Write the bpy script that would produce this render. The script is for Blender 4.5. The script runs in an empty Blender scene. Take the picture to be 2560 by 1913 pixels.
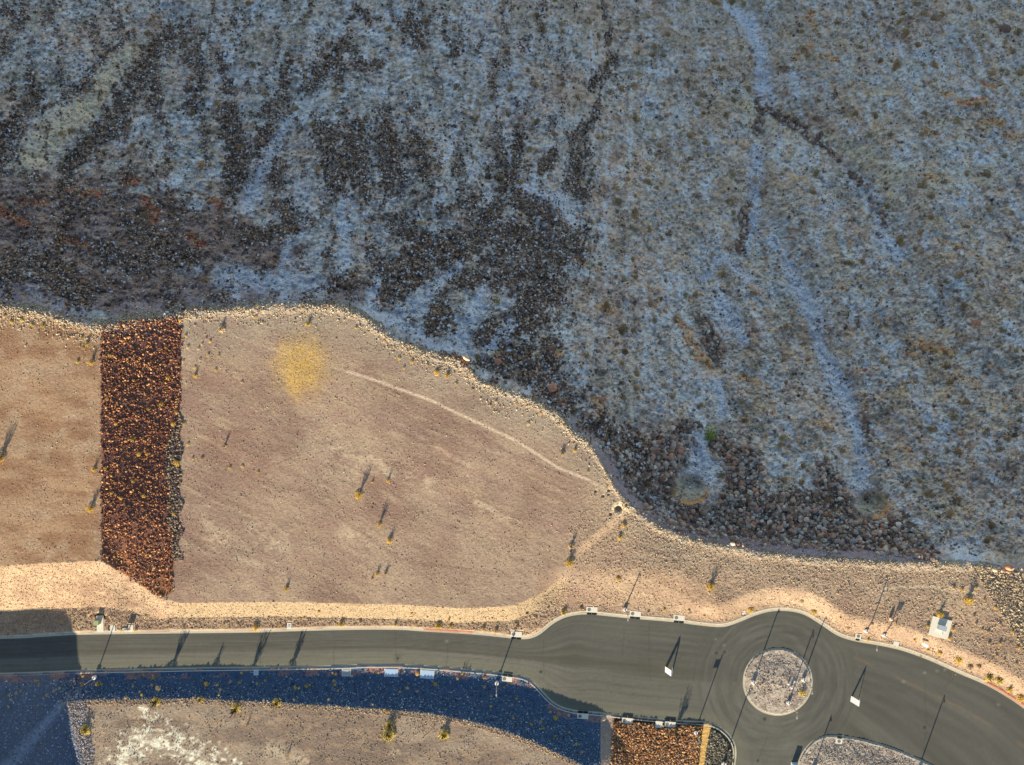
import bpy, math, random
import numpy as np
rng = np.random.default_rng(11)
random.seed(11)
PI = math.pi
sc = bpy.context.scene
COL = sc.collection

# ------------------------------------------------------------------ camera frame
H0, FP, CU, CV = 157.0, 1727.0, 1280.0, 956.5      # camera height (m), focal length and centre of the 2560x1913 photograph
def w2(u, v, z):
    k = (H0 - z) / FP
    return (u - CU) * k, (CV - v) * k
SUN_EL, SUN_AZ = math.radians(16.4), math.radians(19.7)   # low sun in the south-south-west

# ------------------------------------------------------------------ noise
LAT = rng.random((256, 256)).astype(np.float32)
def vnoise(x, y):
    xi = np.floor(x).astype(np.int64); yi = np.floor(y).astype(np.int64)
    fx = (x - xi).astype(np.float32); fy = (y - yi).astype(np.float32)
    fx = fx * fx * (3 - 2 * fx); fy = fy * fy * (3 - 2 * fy)
    x0 = xi & 255; x1 = (xi + 1) & 255; y0 = yi & 255; y1 = (yi + 1) & 255
    a = LAT[y0, x0]; b = LAT[y0, x1]; c = LAT[y1, x0]; d = LAT[y1, x1]
    return (a + (b - a) * fx) * (1 - fy) + (c + (d - c) * fx) * fy
def fbm(x, y, o=4, g=0.5, seed=0):
    x = x + seed * 37.3; y = y + seed * 61.7
    s = np.zeros(np.shape(x), np.float32); a = 1.0; t = 0.0
    for i in range(o):
        s += a * vnoise(x, y); t += a; a *= g
        x, y = x * 1.9 + y * 0.62 + 17.1, y * 1.9 - x * 0.62 + 5.3
    return s / t
def ss(a, b, x):
    t = np.clip((x - a) / (b - a), 0, 1)
    return t * t * (3 - 2 * t)
def lerp(a, b, t): return a + (b - a) * t

# ------------------------------------------------------------------ plan lines (measured in photograph pixels)
def smooth(P, n=5, closed=False):
    P = [np.array(p, float) for p in P]
    m = len(P); out = []
    for i in range(m if closed else m - 1):
        p1, p2 = P[i], P[(i + 1) % m]
        p0 = P[(i - 1) % m] if (closed or i > 0) else p1
        p3 = P[(i + 2) % m] if (closed or i + 2 < m) else p2
        for k in range(n):
            t = k / n
            out.append(0.5 * ((2 * p1) + (p2 - p0) * t + (2 * p0 - 5 * p1 + 4 * p2 - p3) * t * t + (3 * p1 - p0 - 3 * p2 + p3) * t ** 3))
    if not closed: out.append(P[-1])
    return np.array(out)
NORTH = smooth([(-2500, 1650), (-600, 1612), (0, 1597), (93, 1592.5), (192, 1587), (310, 1585), (465, 1583), (640, 1581), (733, 1578), (857, 1575),
    (991, 1574.5), (1059, 1578.5), (1183, 1586), (1280, 1596), (1305, 1598), (1326.5, 1596), (1351, 1585), (1382, 1560), (1410, 1545), (1438, 1538),
    (1466, 1536), (1497, 1538), (1575, 1546), (1683, 1555), (1745, 1563), (1792, 1567.6), (1820, 1565), (1854, 1553), (1885, 1540), (1920, 1530),
    (1955, 1527), (1991, 1531), (2019, 1541), (2056.6, 1564.5), (2094, 1589), (2137, 1603), (2199, 1614), (2255, 1626.5), (2323.5, 1651),
    (2401, 1685.5), (2463, 1712), (2510, 1738), (2562, 1773), (2630, 1830), (2700, 1905), (2760, 2000), (2800, 2300)])
SOUTH = smooth([(-2500, 1740), (-600, 1697), (0, 1682.5), (186, 1675.6), (310, 1672.5), (465, 1669.4), (640, 1667), (826, 1664), (919, 1660.5),
    (997, 1661), (1074.5, 1665), (1168, 1673), (1240, 1680), (1289, 1687), (1314, 1693), (1336, 1707), (1357.6, 1729), (1379, 1751), (1404, 1766),
    (1441, 1775.5), (1497, 1780.5), (1590, 1791), (1683, 1800), (1745.5, 1803), (1776.6, 1807), (1801, 1817.4), (1823, 1836), (1837, 1859),
    (1841, 1884), (1838, 1913), (1832, 1980), (1828, 2300)])
MEDIAN = smooth([(1990, 2200), (1991, 1960), (1994.5, 1913), (1998.6, 1896.6), (2010, 1875), (2033, 1851), (2060, 1840), (2087.6, 1837.6),
    (2137, 1844), (2199, 1859), (2261, 1881), (2323.5, 1909), (2390, 1945), (2460, 2000), (2490, 2200)])
ISLC, ISLR = (1944.2, 1704.5), 87.0
ISLAND = np.array([(ISLC[0] + ISLR * math.cos(a), ISLC[1] + ISLR * 0.975 * math.sin(a)) for a in np.linspace(0, 2 * PI, 73)[:-1]])
ROADP = np.vstack([NORTH, SOUTH[::-1]])
MEDP = np.vstack([MEDIAN])
EDGE = np.array([(-4000, 740), (-200, 755), (0, 764), (60, 770), (100, 778), (150, 792), (200, 806), (262, 814), (330, 798), (400, 790), (455, 782), (520, 776), (600, 770),
    (700, 763), (790, 762), (850, 768), (895, 782), (925, 806), (960, 830), (1000, 852), (1050, 874), (1100, 888), (1150, 906), (1180, 930), (1200, 952), (1250, 972),
    (1300, 986), (1350, 1010), (1400, 1042), (1430, 1075), (1470, 1105), (1500, 1150), (1525, 1195), (1550, 1235), (1580, 1268), (1620, 1298), (1660, 1320),
    (1700, 1338), (1750, 1352), (1800, 1362), (1900, 1380), (2050, 1396), (2200, 1406), (2400, 1408), (2460, 1412), (2500, 1421), (2560, 1428), (2700, 1440), (7000, 1500)], float)
PADS = np.array([(-4000, 1430), (0, 1416), (120, 1408), (250, 1402), (300, 1428), (400, 1496), (450, 1508), (700, 1505), (1000, 1512), (1150, 1521), (1280, 1516), (1340, 1492),
    (1400, 1450), (1500, 1400)], float)
PLAT = np.array([(170, 1756), (230, 1749), (394, 1748), (500, 1747), (640, 1755), (690, 1757), (826, 1765), (931, 1772), (1000, 1777), (1100, 1788),
    (1200, 1809), (1280, 1835), (1340, 1858), (1389, 1881), (1447, 1910), (1466, 1922), (1470, 2400), (240, 2400), (222, 1960), (208, 1905), (196, 1860), (180, 1810)], float)
ZPLAT = np.array([(0, 1.8), (200, 1.8), (400, 2.0), (640, 2.15), (830, 2.25), (980, 2.3), (1100, 2.5), (1200, 2.75), (1290, 3.0), (1390, 3.2), (1450, 3.5), (1600, 3.5)], float)

def inside(P, u, v):
    r = np.zeros(u.shape, bool); n = len(P)
    for i in range(n):
        x1, y1 = P[i]; x2, y2 = P[(i + 1) % n]
        if y1 == y2: continue
        c = ((v >= min(y1, y2)) & (v < max(y1, y2)))
        xs = x1 + (v - y1) * (x2 - x1) / (y2 - y1)
        r ^= c & (u < xs)
    return r
def pdist(P, u, v, closed=False):
    d = np.full(u.shape, 1e9, np.float32); n = len(P)
    for i in range(n if closed else n - 1):
        a = P[i]; b = P[(i + 1) % n]; ab = b - a; L = ab @ ab
        if L < 1e-9: continue
        t = np.clip(((u - a[0]) * ab[0] + (v - a[1]) * ab[1]) / L, 0, 1)
        q = (u - a[0] - t * ab[0]) ** 2 + (v - a[1] - t * ab[1]) ** 2
        d = np.minimum(d, q)
    return np.sqrt(d)
def line(P, u, v, w, soft=0.6):
    """mask 0..1 of a stroke of half-width w (w a number or one value per point) along points P"""
    P = np.array(P, float)
    lo, hi = P.min(0), P.max(0); wm = float(np.max(w)) * (1 + soft) + 4
    m = np.zeros(u.shape, np.float32)
    k = (u > lo[0] - wm) & (u < hi[0] + wm) & (v > lo[1] - wm) & (v < hi[1] + wm)
    if not k.any(): return m
    uu, vv = u[k], v[k]; best = np.full(uu.shape, -1e9, np.float32)
    W = np.broadcast_to(np.array(w, float), (len(P),))
    if len(P) == 1: best = 1 - np.hypot(uu - P[0, 0], vv - P[0, 1]) / W[0]
    for i in range(len(P) - 1):
        ab = P[i + 1] - P[i]; L = ab @ ab
        t = np.clip(((uu - P[i, 0]) * ab[0] + (vv - P[i, 1]) * ab[1]) / L, 0, 1)
        d = np.hypot(uu - P[i, 0] - t * ab[0], vv - P[i, 1] - t * ab[1])
        best = np.maximum(best, 1 - d / (W[i] + (W[i + 1] - W[i]) * t))
    m[k] = ss(-soft, soft, best)
    return m
def strokes(L, u, v, soft=0.6):
    m = np.zeros(u.shape, np.float32)
    for P, w in L: m = np.maximum(m, line(P, u, v, w, soft))
    return m

# dark boulder streaks, pale debris fans, red outcrops of the hillside
TALUS = [([(428, 85), (370, 155), (330, 233), (300, 290), (265, 335), (194, 392), (150, 425)], [24, 30, 26, 26, 26, 24, 14]),
    ([(498, 90), (498, 215), (480, 260)], 16), ([(385, 205), (400, 300)], 15), ([(545, 140), (570, 225)], 15), ([(455, 90), (470, 160)], 14),
    ([(335, 80), (270, 130), (225, 190), (205, 225)], 10), ([(95, 232), (60, 280), (20, 330), (0, 390)], [20, 26, 34, 36]), ([(180, 230), (115, 268)], 11), ([(60, 40), (10, 30)], 16),
    ([(571, 275), (595, 390), (583, 480)], [22, 32, 22]), ([(665, 330), (640, 375)], 22), ([(686, 410), (690, 450)], 20), ([(690, 255), (655, 285)], 13),
    ([(860, 110), (800, 190), (770, 225)], [20, 22, 12]), ([(850, 150), (855, 190)], 14), ([(805, 320), (850, 420), (840, 470)], [34, 40, 30]),
    ([(890, 330), (905, 470)], [38, 30]), ([(960, 320), (985, 440)], [26, 34]), ([(1040, 360), (1060, 420)], 26), ([(1025, 60), (1048, 105)], 20), ([(895, 20), (930, 50)], 14),
    ([(1000, 60), (1070, 55)], 8), ([(1505, 5), (1515, 40)], 9), ([(1519, 85), (1520, 110)], 8), ([(1540, 140), (1515, 180), (1480, 210)], [12, 16, 18]),
    ([(1505, 250), (1480, 300), (1446, 345), (1440, 410), (1435, 468), (1462, 492)], [10, 14, 22, 26, 24, 14]), ([(1300, 325), (1290, 405), (1250, 470)], [14, 22, 20]),
    ([(1385, 380), (1355, 430)], 15), ([(1180, 500), (1110, 530)], 18), ([(1290, 492), (1360, 520), (1430, 590), (1440, 640)], [30, 46, 48, 30]),
    ([(1240, 520), (1190, 590), (1080, 640)], [30, 44, 30]), ([(1280, 600), (1360, 630)], 62), ([(960, 680), (1060, 640), (1120, 655)], [30, 44, 24]),
    ([(965, 730), (1040, 690)], 36), ([(1000, 560), (1060, 600)], 26), ([(1105, 785), (1080, 825), (1068, 845)], [30, 26, 8]), ([(1140, 700), (1210, 700)], 30),
    ([(1240, 655), (1330, 690), (1380, 720)], 44), ([(1330, 720), (1340, 780), (1280, 820), (1220, 830)], [50, 48, 40, 24]), ([(1225, 905), (1290, 900), (1340, 960)], [24, 44, 26]),
    ([(1375, 880), (1390, 990), (1410, 1010)], 30), ([(1470, 1060), (1530, 1090), (1600, 1130)], [24, 40, 40]), ([(0, 690), (60, 640), (150, 700), (230, 740)], [30, 30, 34, 26]),
    ([(380, 640), (480, 655)], 22), ([(330, 560), (400, 620)], 26), ([(250, 620), (330, 660)], 24), ([(620, 600), (760, 560), (700, 520)], 24), ([(760, 740), (880, 700)], 18),
    ([(720, 150), (700, 215)], 14), ([(1170, 905), (1110, 892)], 14)]
RIPRAP = [([(1560, 1150), (1620, 1230), (1660, 1290)], [24, 34, 22]), ([(1650, 1100), (1690, 1130), (1650, 1190)], [22, 44, 50]), ([(1640, 1250), (1720, 1300), (1840, 1330)], [40, 44, 24]),
    ([(1700, 1070), (1735, 1065)], 18), ([(1790, 1110), (1850, 1160), (1870, 1230), (1820, 1290)], [24, 46, 48, 40]), ([(1800, 1310), (1960, 1330), (2100, 1350)], [38, 36, 30]),
    ([(1900, 1270), (1990, 1260), (2080, 1290)], 34), ([(2060, 1170), (2080, 1230), (2120, 1290), (2200, 1330), (2290, 1350)], [18, 34, 34, 34, 26]), ([(2000, 1300), (2180, 1350), (2330, 1385)], [30, 34, 16]),
    ([(1757, 800), (1775, 850), (1800, 900)], [14, 20, 14]), ([(1895, 265), (1960, 300), (2060, 360)], [10, 12, 10]), ([(1900, 250), (1890, 330)], 10), ([(2130, 430), (2180, 500), (2215, 560)], 8),
    ([(1870, 520), (1850, 620)], 12), ([(2160, 1030), (2170, 1120)], 9), ([(2480, 1470), (2540, 1530), (2580, 1560)], [20, 44, 50]), ([(2010, 320), (2100, 400)], 6)]
PALE = [([(735, 290), (690, 350), (650, 430), (615, 520)], [10, 12, 16, 16]), ([(858, 500), (862, 680)], [8, 14]), ([(720, 600), (712, 740)], [8, 16]), ([(600, 670), (590, 740)], 10),
    ([(940, 690), (925, 770)], [10, 16]), ([(1150, 660), (1070, 730), (1010, 790)], [10, 16, 22]), ([(1215, 720), (1180, 790), (1150, 850)], [12, 16, 18]), ([(1280, 800), (1210, 895)], [9, 14]),
    ([(1320, 470), (1400, 500), (1440, 560)], [14, 18, 12]), ([(900, 780), (1000, 800), (1080, 860), (1180, 880)], [8, 14, 14, 10]), ([(560, 690), (800, 720)], 22), ([(1320, 965), (1322, 990)], 5)]
BLUEST = [([(1815, 5), (1850, 40), (1885, 80), (1895, 130), (1905, 200), (1900, 240)], [8, 14, 10, 9, 14, 8]), ([(1893, 370), (1890, 440), (1885, 500), (1880, 560), (1868, 620)], [9, 12, 10, 13, 12]),
    ([(1960, 640), (2000, 720), (2030, 770), (2045, 850), (2085, 950), (2120, 1010), (2145, 1080), (2160, 1150), (2150, 1210)], [10, 20, 22, 10, 22, 20, 14, 14, 20]),
    ([(1790, 740), (1830, 800), (1855, 850)], [14, 16, 12]), ([(1800, 960), (1810, 1030)], 13), ([(1745, 1120), (1760, 1180)], [30, 34]), ([(2150, 460), (2185, 500), (2200, 560)], [8, 12, 6]),
    ([(2200, 590), (2250, 640)], 14), ([(1620, 1240), (1660, 1285)], 12), ([(2380, 1370), (2440, 1395)], 16), ([(1870, 700), (1800, 640), (1760, 700)], 8)]
REDS = [([(310, 452), (345, 460)], 11), ([(170, 485), (250, 480)], 8), ([(360, 500), (390, 530), (385, 545)], 13), ([(530, 500), (550, 515)], 10), ([(470, 590), (500, 610)], 14), ([(60, 505), (110, 510)], 10),
    ([(2025, 35), (2035, 65)], 8), ([(1985, 145), (2030, 110)], 7), ([(2060, 140), (2090, 150)], 9), ([(2360, 235), (2380, 240)], 7), ([(2400, 255), (2460, 255)], 10), ([(2455, 205), (2480, 215)], 6),
    ([(2465, 305), (2500, 310)], 10), ([(2315, 325), (2340, 330)], 8), ([(2510, 340), (2555, 338)], 8), ([(2290, 860), (2380, 880)], 10), ([(2260, 885), (2290, 890)], 7), ([(2125, 935), (2160, 925)], 6),
    ([(1720, 850), (1750, 890), (1775, 920)], [10, 14, 8]), ([(2435, 800), (2450, 812)], 7), ([(2040, 1055), (2080, 1070)], 6), ([(2090, 720), (2110, 722)], 6), ([(1500, 765), (1530, 785)], 9),
    ([(1375, 965), (1395, 975)], 9), ([(1485, 1000), (1500, 1020)], 12), ([(1235, 885), (1250, 893)], 7), ([(1385, 870), (1400, 885)], 9), ([(1690, 795), (1720, 840)], 8), ([(1850, 940), (1900, 960)], 6),
    ([(1990, 450), (2010, 445)], 4), ([(2255, 1120), (2270, 1130)], 6), ([(1905, 1020), (1940, 1040)], 4), ([(2340, 600), (2400, 620)], 5), ([(2300, 440), (2350, 450)], 5), ([(1440, 650), (1500, 680)], 6),
    ([(0, 520), (60, 560)], 12), ([(150, 600), (240, 620)], 8)]
GULLY = [([(1815, 0), (1890, 90), (1905, 240), (1893, 430), (1865, 620), (1800, 700), (1800, 800), (1835, 960), (1790, 1060), (1745, 1180)], 55, 3.4),
    ([(1905, 240), (2060, 350), (2190, 500), (2290, 660), (2380, 840), (2480, 960)], 55, 3.0), ([(1930, 600), (2000, 720), (2085, 950), (2145, 1080), (2165, 1240)], 50, 2.6),
    ([(1510, 0), (1520, 150), (1440, 400), (1440, 520)], 45, 2.5), ([(430, 60), (330, 240), (160, 420)], 50, 2.6), ([(130, 200), (20, 340)], 45, 2.2), ([(570, 200), (590, 480)], 45, 1.6),
    ([(2560, 0), (2450, 200), (2430, 420), (2540, 640)], 70, 2.5), ([(860, 60), (740, 290), (620, 520)], 45, 1.8), ([(1300, 320), (1240, 480), (1080, 700)], 50, 1.8), ([(1700, 0), (1640, 300), (1600, 700), (1560, 1000)], 60, -2.2),
    ([(1040, 0), (1010, 250), (1120, 480)], 70, -2.0)]

def top_height(u, v):
    """ground height south of the crest"""
    n = fbm(u / 160, v / 160, 3, seed=3) - 0.5
    uL = np.interp(v, [700, 1400, 1495], [253, 253, 405]); uR = np.interp(v, [700, 1300, 1495], [455, 445, 428])
    t = ss(0, 1, (u - uL) / np.maximum(uR - uL, 8)) * 0.5 + 0.5 * np.clip((u - uL) / np.maximum(uR - uL, 8), 0, 1)
    zw = 7.0 - 4.2 * ss(1270, 1490, v) * ss(235, 320, u)
    z = lerp(zw, 2.6, t) + n * 0.5
    vp = np.interp(u, PADS[:, 0], PADS[:, 1])
    wS = np.interp(u, [250, 440], [115, 36])
    low = 0.32 + n * 0.1
    zs = lerp(z, low, np.clip((v - vp) / wS, 0, 1))
    # right-hand gravel flat, one step below the pad
    dg = pdist(np.array([(1200, 1590), (1280, 1530), (1385, 1465), (1440, 1370), (1500, 1320), (1545, 1280), (1600, 1240)], float), u, v)
    side = inside(np.array([(1200, 1590), (1280, 1530), (1385, 1465), (1440, 1370), (1500, 1320), (1545, 1280), (1600, 1240), (1600, -9000), (90000, -9000), (90000, 2600), (1200, 2600)], float), u, v)
    zr = 1.9 + n * 0.5 + 0.25 * (fbm(u / 60, v / 60, 3, seed=5) - 0.5)
    z = np.where(side, lerp(zs, lerp(np.maximum(zs, zr), zr, ss(0, 26, dg)), ss(1290, 1400, u)), zs)
    z = z - np.where((u > 2400), np.clip(((u - 2440) * 0.84 - (v - 1410) * 0.53) / 11.0, 0, 60) * 0.05, 0)
    return z
PITS = [(1546, 1272, 10, 0.9), (1522, 1226, 4, 0.35), (1489, 1228, 4, 0.3), (1508, 1240, 4, 0.3), (1521, 1236, 3, 0.3), (1566, 1262, 4, 0.4), (1527, 1285, 4, 0.4), (252, 1541, 14, 0.55), (1509, 1796, 5, 0.3)]
SLABS = [(1480, 1524.5, 28, 14), (1588.5, 1535, 28, 14), (1698, 1545, 28, 14), (1291, 1586, 28, 14), (1457, 1791, 28, 14), (1568, 1802, 28, 14), (1675, 1811.5, 28, 14), (1268, 1698, 26, 13), (2146, 1590.5, 15, 13), (2097.5, 1853.5, 16, 13),
    (978, 1682, 35, 20), (1068, 1686, 35, 22), (866, 1681.5, 23, 19), (640, 1681.5, 12, 14), (723, 1565, 11, 15), (281.5, 1571.5, 12.5, 16), (327, 1571, 12, 17), (1647, 1812, 18, 17), (2241, 1608.5, 14, 11), (1860, 1533.5, 9, 6), (311, 1573, 11, 6), (250, 1560, 19, 40)]
FEET = [(1562, 1523.5), (1883.6, 1706), (2008.5, 1699.5), (1971.5, 1757), (1242, 1707.5), (1808.6, 1909), (2165, 1577), (1738.7, 1831), (2210, 1588), (237, 1693.5), (1970.8, 1710), (1977.8, 1718.5)]
def zfield(u, v):
    shp = u.shape
    ve = np.interp(u, EDGE[:, 0], EDGE[:, 1]) + 5 * (fbm(u / 22, v / 22, 3, seed=9) - 0.5) * 2
    hill = v < ve
    # south part
    zt = top_height(u, np.maximum(v, 740))
    zt_edge = top_height(u, ve)
    sel = v > 1380
    sd = np.full(shp, 500.0, np.float32)
    us, vs = u[sel], v[sel]
    dN = pdist(NORTH, us, vs); dS = pdist(SOUTH, us, vs); dM = pdist(MEDIAN, us, vs); dI = pdist(ISLAND, us, vs, True)
    inr = inside(ROADP, us, vs); inm = inside(MEDP, us, vs); ini = inside(ISLAND, us, vs)
    road = inr & ~inm & ~ini
    dmin = np.minimum(np.minimum(dN, dS), np.minimum(dM, dI))
    sd[sel] = np.where(road, -dmin, dmin)
    north = np.ones(shp, bool); vN = np.interp(u, NORTH[:, 0], NORTH[:, 1]); north = v < vN + 0.1
    dNf = np.full(shp, 500.0, np.float32); dNf[sel] = dN
    k = ss(8, 62, dNf)
    zn = lerp(np.minimum(zt, 0.14 + np.maximum(dNf - 8, 0) * 0.12), lerp(0.14, zt, lerp(ss(8, 130, dNf), k, ss(1650, 1800, u))), ss(1290, 1400, u))
    # south side
    zp = np.interp(u, ZPLAT[:, 0], ZPLAT[:, 1])
    inp = inside(PLAT, u, v); dP = np.full(shp, 999.0, np.float32)
    s2 = v > 1600
    dP[s2] = pdist(PLAT, u[s2], v[s2], True)
    dSf = np.full(shp, 500.0, np.float32); dSf[sel] = dS
    nn = fbm(u / 90, v / 90, 3, seed=14) - 0.5
    zslope = np.maximum(zp - dP / 11 * 0.34, 0.14)
    zwest = 0.9 + nn * 0.5 - 0.7 * line([(175, 1738), (120, 1800), (50, 1880), (-30, 1960)], u, v, 26, 1.0)
    zwest = np.minimum(zwest, 0.14 + np.maximum(dSf - 8, 0) * 0.05)
    base_s = np.where(u < 190, np.maximum(zwest, zp - dP / 11 * 0.5), zslope)
    zso = np.where(inp, zp + nn * 0.35 * ss(0, 60, dP), base_s)
    east = (u > 1500) & ~inp
    zso = np.where(east, np.maximum(np.minimum(base_s, 9), 0.15 + nn * 0.05), zso)
    zisl = 0.12 + 0.35 * ss(14, 70, dmin_full(sd)) + 0.12 * fbm(u / 14, v / 14, 3, seed=4)
    ism = np.zeros(shp, bool); ism[sel] = inm | ini
    z = np.where(north, zn, np.where(ism, zisl, zso))
    # hillside falling away to the north
    s = 0.50
    kk = (CV - np.maximum(v, -260)) / FP
    Ye = (CV - ve) / FP * (H0 - zt_edge)   # where the crest stands
    zh = (zt_edge + s * Ye - H0 * s * kk) / (1 - s * kk)
    dn = np.maximum(ve - v, 0)
    g = np.zeros(shp, np.float32)
    for P, w, dep in GULLY:
        P = np.array(P, float); dd = pdist(P, u, v)
        g -= dep * np.exp(-(dd / w) ** 2) * 1.0
    und = (fbm(u / 260, v / 420, 3, seed=21) - 0.5) * 9 + (fbm(u / 70, v / 90, 3, seed=22) - 0.5) * 3.0
    zh = zh + (g + und) * ss(10, 150, dn)
    rough = fbm(u / 16, v / 12, 4, 0.6, seed=23) - 0.5 + 0.5 * (fbm(u / 7, v / 6, 2, 0.6, seed=28) - 0.5)
    pr = u * 0.8 + v * 0.6; qr = -u * 0.6 + v * 0.8
    kr = ss(1150, 1650, u)
    ledge = lerp(fbm(u / 36, v / 13, 4, 0.5, seed=24), fbm(pr / 28, qr / 16, 4, 0.5, seed=25), kr) - 0.5
    zh = zh + (rough * 2.0 + ledge * 1.2) * ss(5, 60, dn) - (0.7 + 1.5 * ss(1400, 1560, u)) * ss(4, 45, dn)
    # scour basins below the pipe outlets
    for (cu, cv, r, dep) in [(1726, 1222, 44, 2.6), (2176, 1262, 44, 2.4)]:
        rr = np.hypot((u - cu), (v - cv) * 1.1) / r
        zh = zh - dep * (1 - ss(0.55, 1.08, rr)) + 0.15 * np.exp(-((rr - 1.25) / 0.18) ** 2) * (v > cv)
    z = np.where(hill, zh, z)
    for pu, pv, r, dep in PITS:
        z = z - dep * (1 - ss(0.5, 1.1, np.hypot(u - pu, v - pv) / r))
    # crest windrow of small stones
    c = np.exp(-((v - ve - 9) / 9.0) ** 2) * 0.20 * (fbm(u / 7, v / 7, 2, seed=31)) * 1.6
    z = z + np.where(u < 2470, c, 0)
    # micro relief
    away = ss(6, 14, np.where(sd > 0, sd, 0))
    rubble = np.clip(strokes_cache(u, v), 0, 1)
    m1 = fbm(u / 5.2, v / 5.2, 2, seed=41) - 0.5
    m2 = fbm(u / 2.9, v / 2.9, 1, seed=42) - 0.5
    amp = np.where(hill, 0.16, 0.036 + 0.055 * rubble)
    for su, sv, sw, sh in SLABS:
        z = np.where((np.abs(u - su) < sw / 2 + 3) & (np.abs(v - sv) < sh / 2 + 3), np.minimum(z, 0.10), z)
    z = z + (m1 * amp * np.where(hill, 1.5, 0.9 + 0.6 * rubble) + m2 * amp * 1.0) * away
    z = np.where(sd < 3.5, -0.25, z)
    return z, hill, sd, inp, dP, ve, north, ism
def dmin_full(sd): return np.maximum(sd, 0)
def strokes_cache(u, v):
    vp = np.interp(u, PADS[:, 0], PADS[:, 1])
    r = ss(-10, 10, v - vp) * (u < 1420)                                   # verge rubble
    r = np.maximum(r, ss(1400, 1550, u) * 0.6)
    r = np.where((v > 1700) & (u < 1500), 0, r)
    return r * (v > 1200)

# ------------------------------------------------------------------ terrain grid
def axis(a, b, step, lo, hi):
    x = list(np.arange(a, b + step * 0.5, step))
    s = step; p = x[0]; left = []
    while p > lo: s *= 1.22; p -= s; left.append(p)
    s = step; p = x[-1]; right = []
    while p < hi: s *= 1.22; p += s; right.append(p)
    return np.array(left[::-1] + x + right)
AU = axis(-50, 2610, 2.5, -60000, 62000); AV = axis(-40, 1950, 2.5, -2600, 60000)
U, V = np.meshgrid(AU, AV)
Z, HILL, SD, INP, DP, VE, NORTHM, ISM = zfield(U, V)
# far outside the frame: flatten into a valley floor
Z = np.where(V < -260, np.minimum(Z, 0) , Z)
X, Y = w2(U, V, Z)
def ground(u, v):
    """terrain point seen at photograph pixel u, v"""
    u = np.asarray(u, float); v = np.asarray(v, float)
    iu = np.clip(np.searchsorted(AU, u) - 1, 0, len(AU) - 2); iv = np.clip(np.searchsorted(AV, v) - 1, 0, len(AV) - 2)
    fu = np.clip((u - AU[iu]) / (AU[iu + 1] - AU[iu]), 0, 1); fv = np.clip((v - AV[iv]) / (AV[iv + 1] - AV[iv]), 0, 1)
    z = (Z[iv, iu] * (1 - fu) + Z[iv, iu + 1] * fu) * (1 - fv) + (Z[iv + 1, iu] * (1 - fu) + Z[iv + 1, iu + 1] * fu) * fv
    x, y = w2(u, v, z)
    return x, y, z

# ------------------------------------------------------------------ colours
def lin(c):
    c = np.array(c, float) / 255.0
    return np.where(c <= 0.04045, c / 12.92, ((c + 0.055) / 1.055) ** 2.4)
FL = np.array([0.97, 0.955, 1.04]); FS = np.array([0.240, 0.286, 0.366])
def CL(*c): return np.clip(lin(c) / FL, 0.01, 0.85)
def CS(*c): return np.clip(lin(c) / FS, 0.01, 0.85)
def mix(C, c, m): return C + (np.asarray(c) - C) * m[..., None]
def hill_masks(u, v):
    wu = u + 26 * (fbm(u / 24, v / 24, 3, seed=51) - 0.5); wv = v + 26 * (fbm(u / 24, v / 24, 3, seed=52) - 0.5)
    tal = strokes(TALUS, wu, wv, 1.0)
    n = fbm(u / 15, v / 19, 3, seed=53)
    n2 = fbm(u / 5, v / 7, 3, 0.65, seed=55); n3 = fbm(wu / 13, wv / 44, 4, 0.6, seed=58)
    tal = ss(0.26, 1.22, tal * 1.2 + (n - 0.5) * 1.0 + (n3 - 0.5) * 1.5 + (n2 - 0.5) * 1.2)
    extra = ss(0.50, 0.74, fbm(wu / 20, wv / 52, 5, 0.65, seed=54)) * (1 - ss(1250, 1600, u)) * 0.75
    tal = np.maximum(tal, extra)
    rip = ss(0.25, 0.75, strokes(RIPRAP, wu, wv, 0.8) + (n - 0.5) * 0.9 + (n2 - 0.5) * 0.4)
    pal = strokes(PALE, wu, wv, 1.2) * (0.5 + 0.9 * n3); pal = np.clip(pal, 0, 1); tal = tal * (1 - 0.85 * pal); blu = strokes(BLUEST, wu, wv, 1.3)
    return tal, rip, pal, blu, wu, wv
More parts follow.
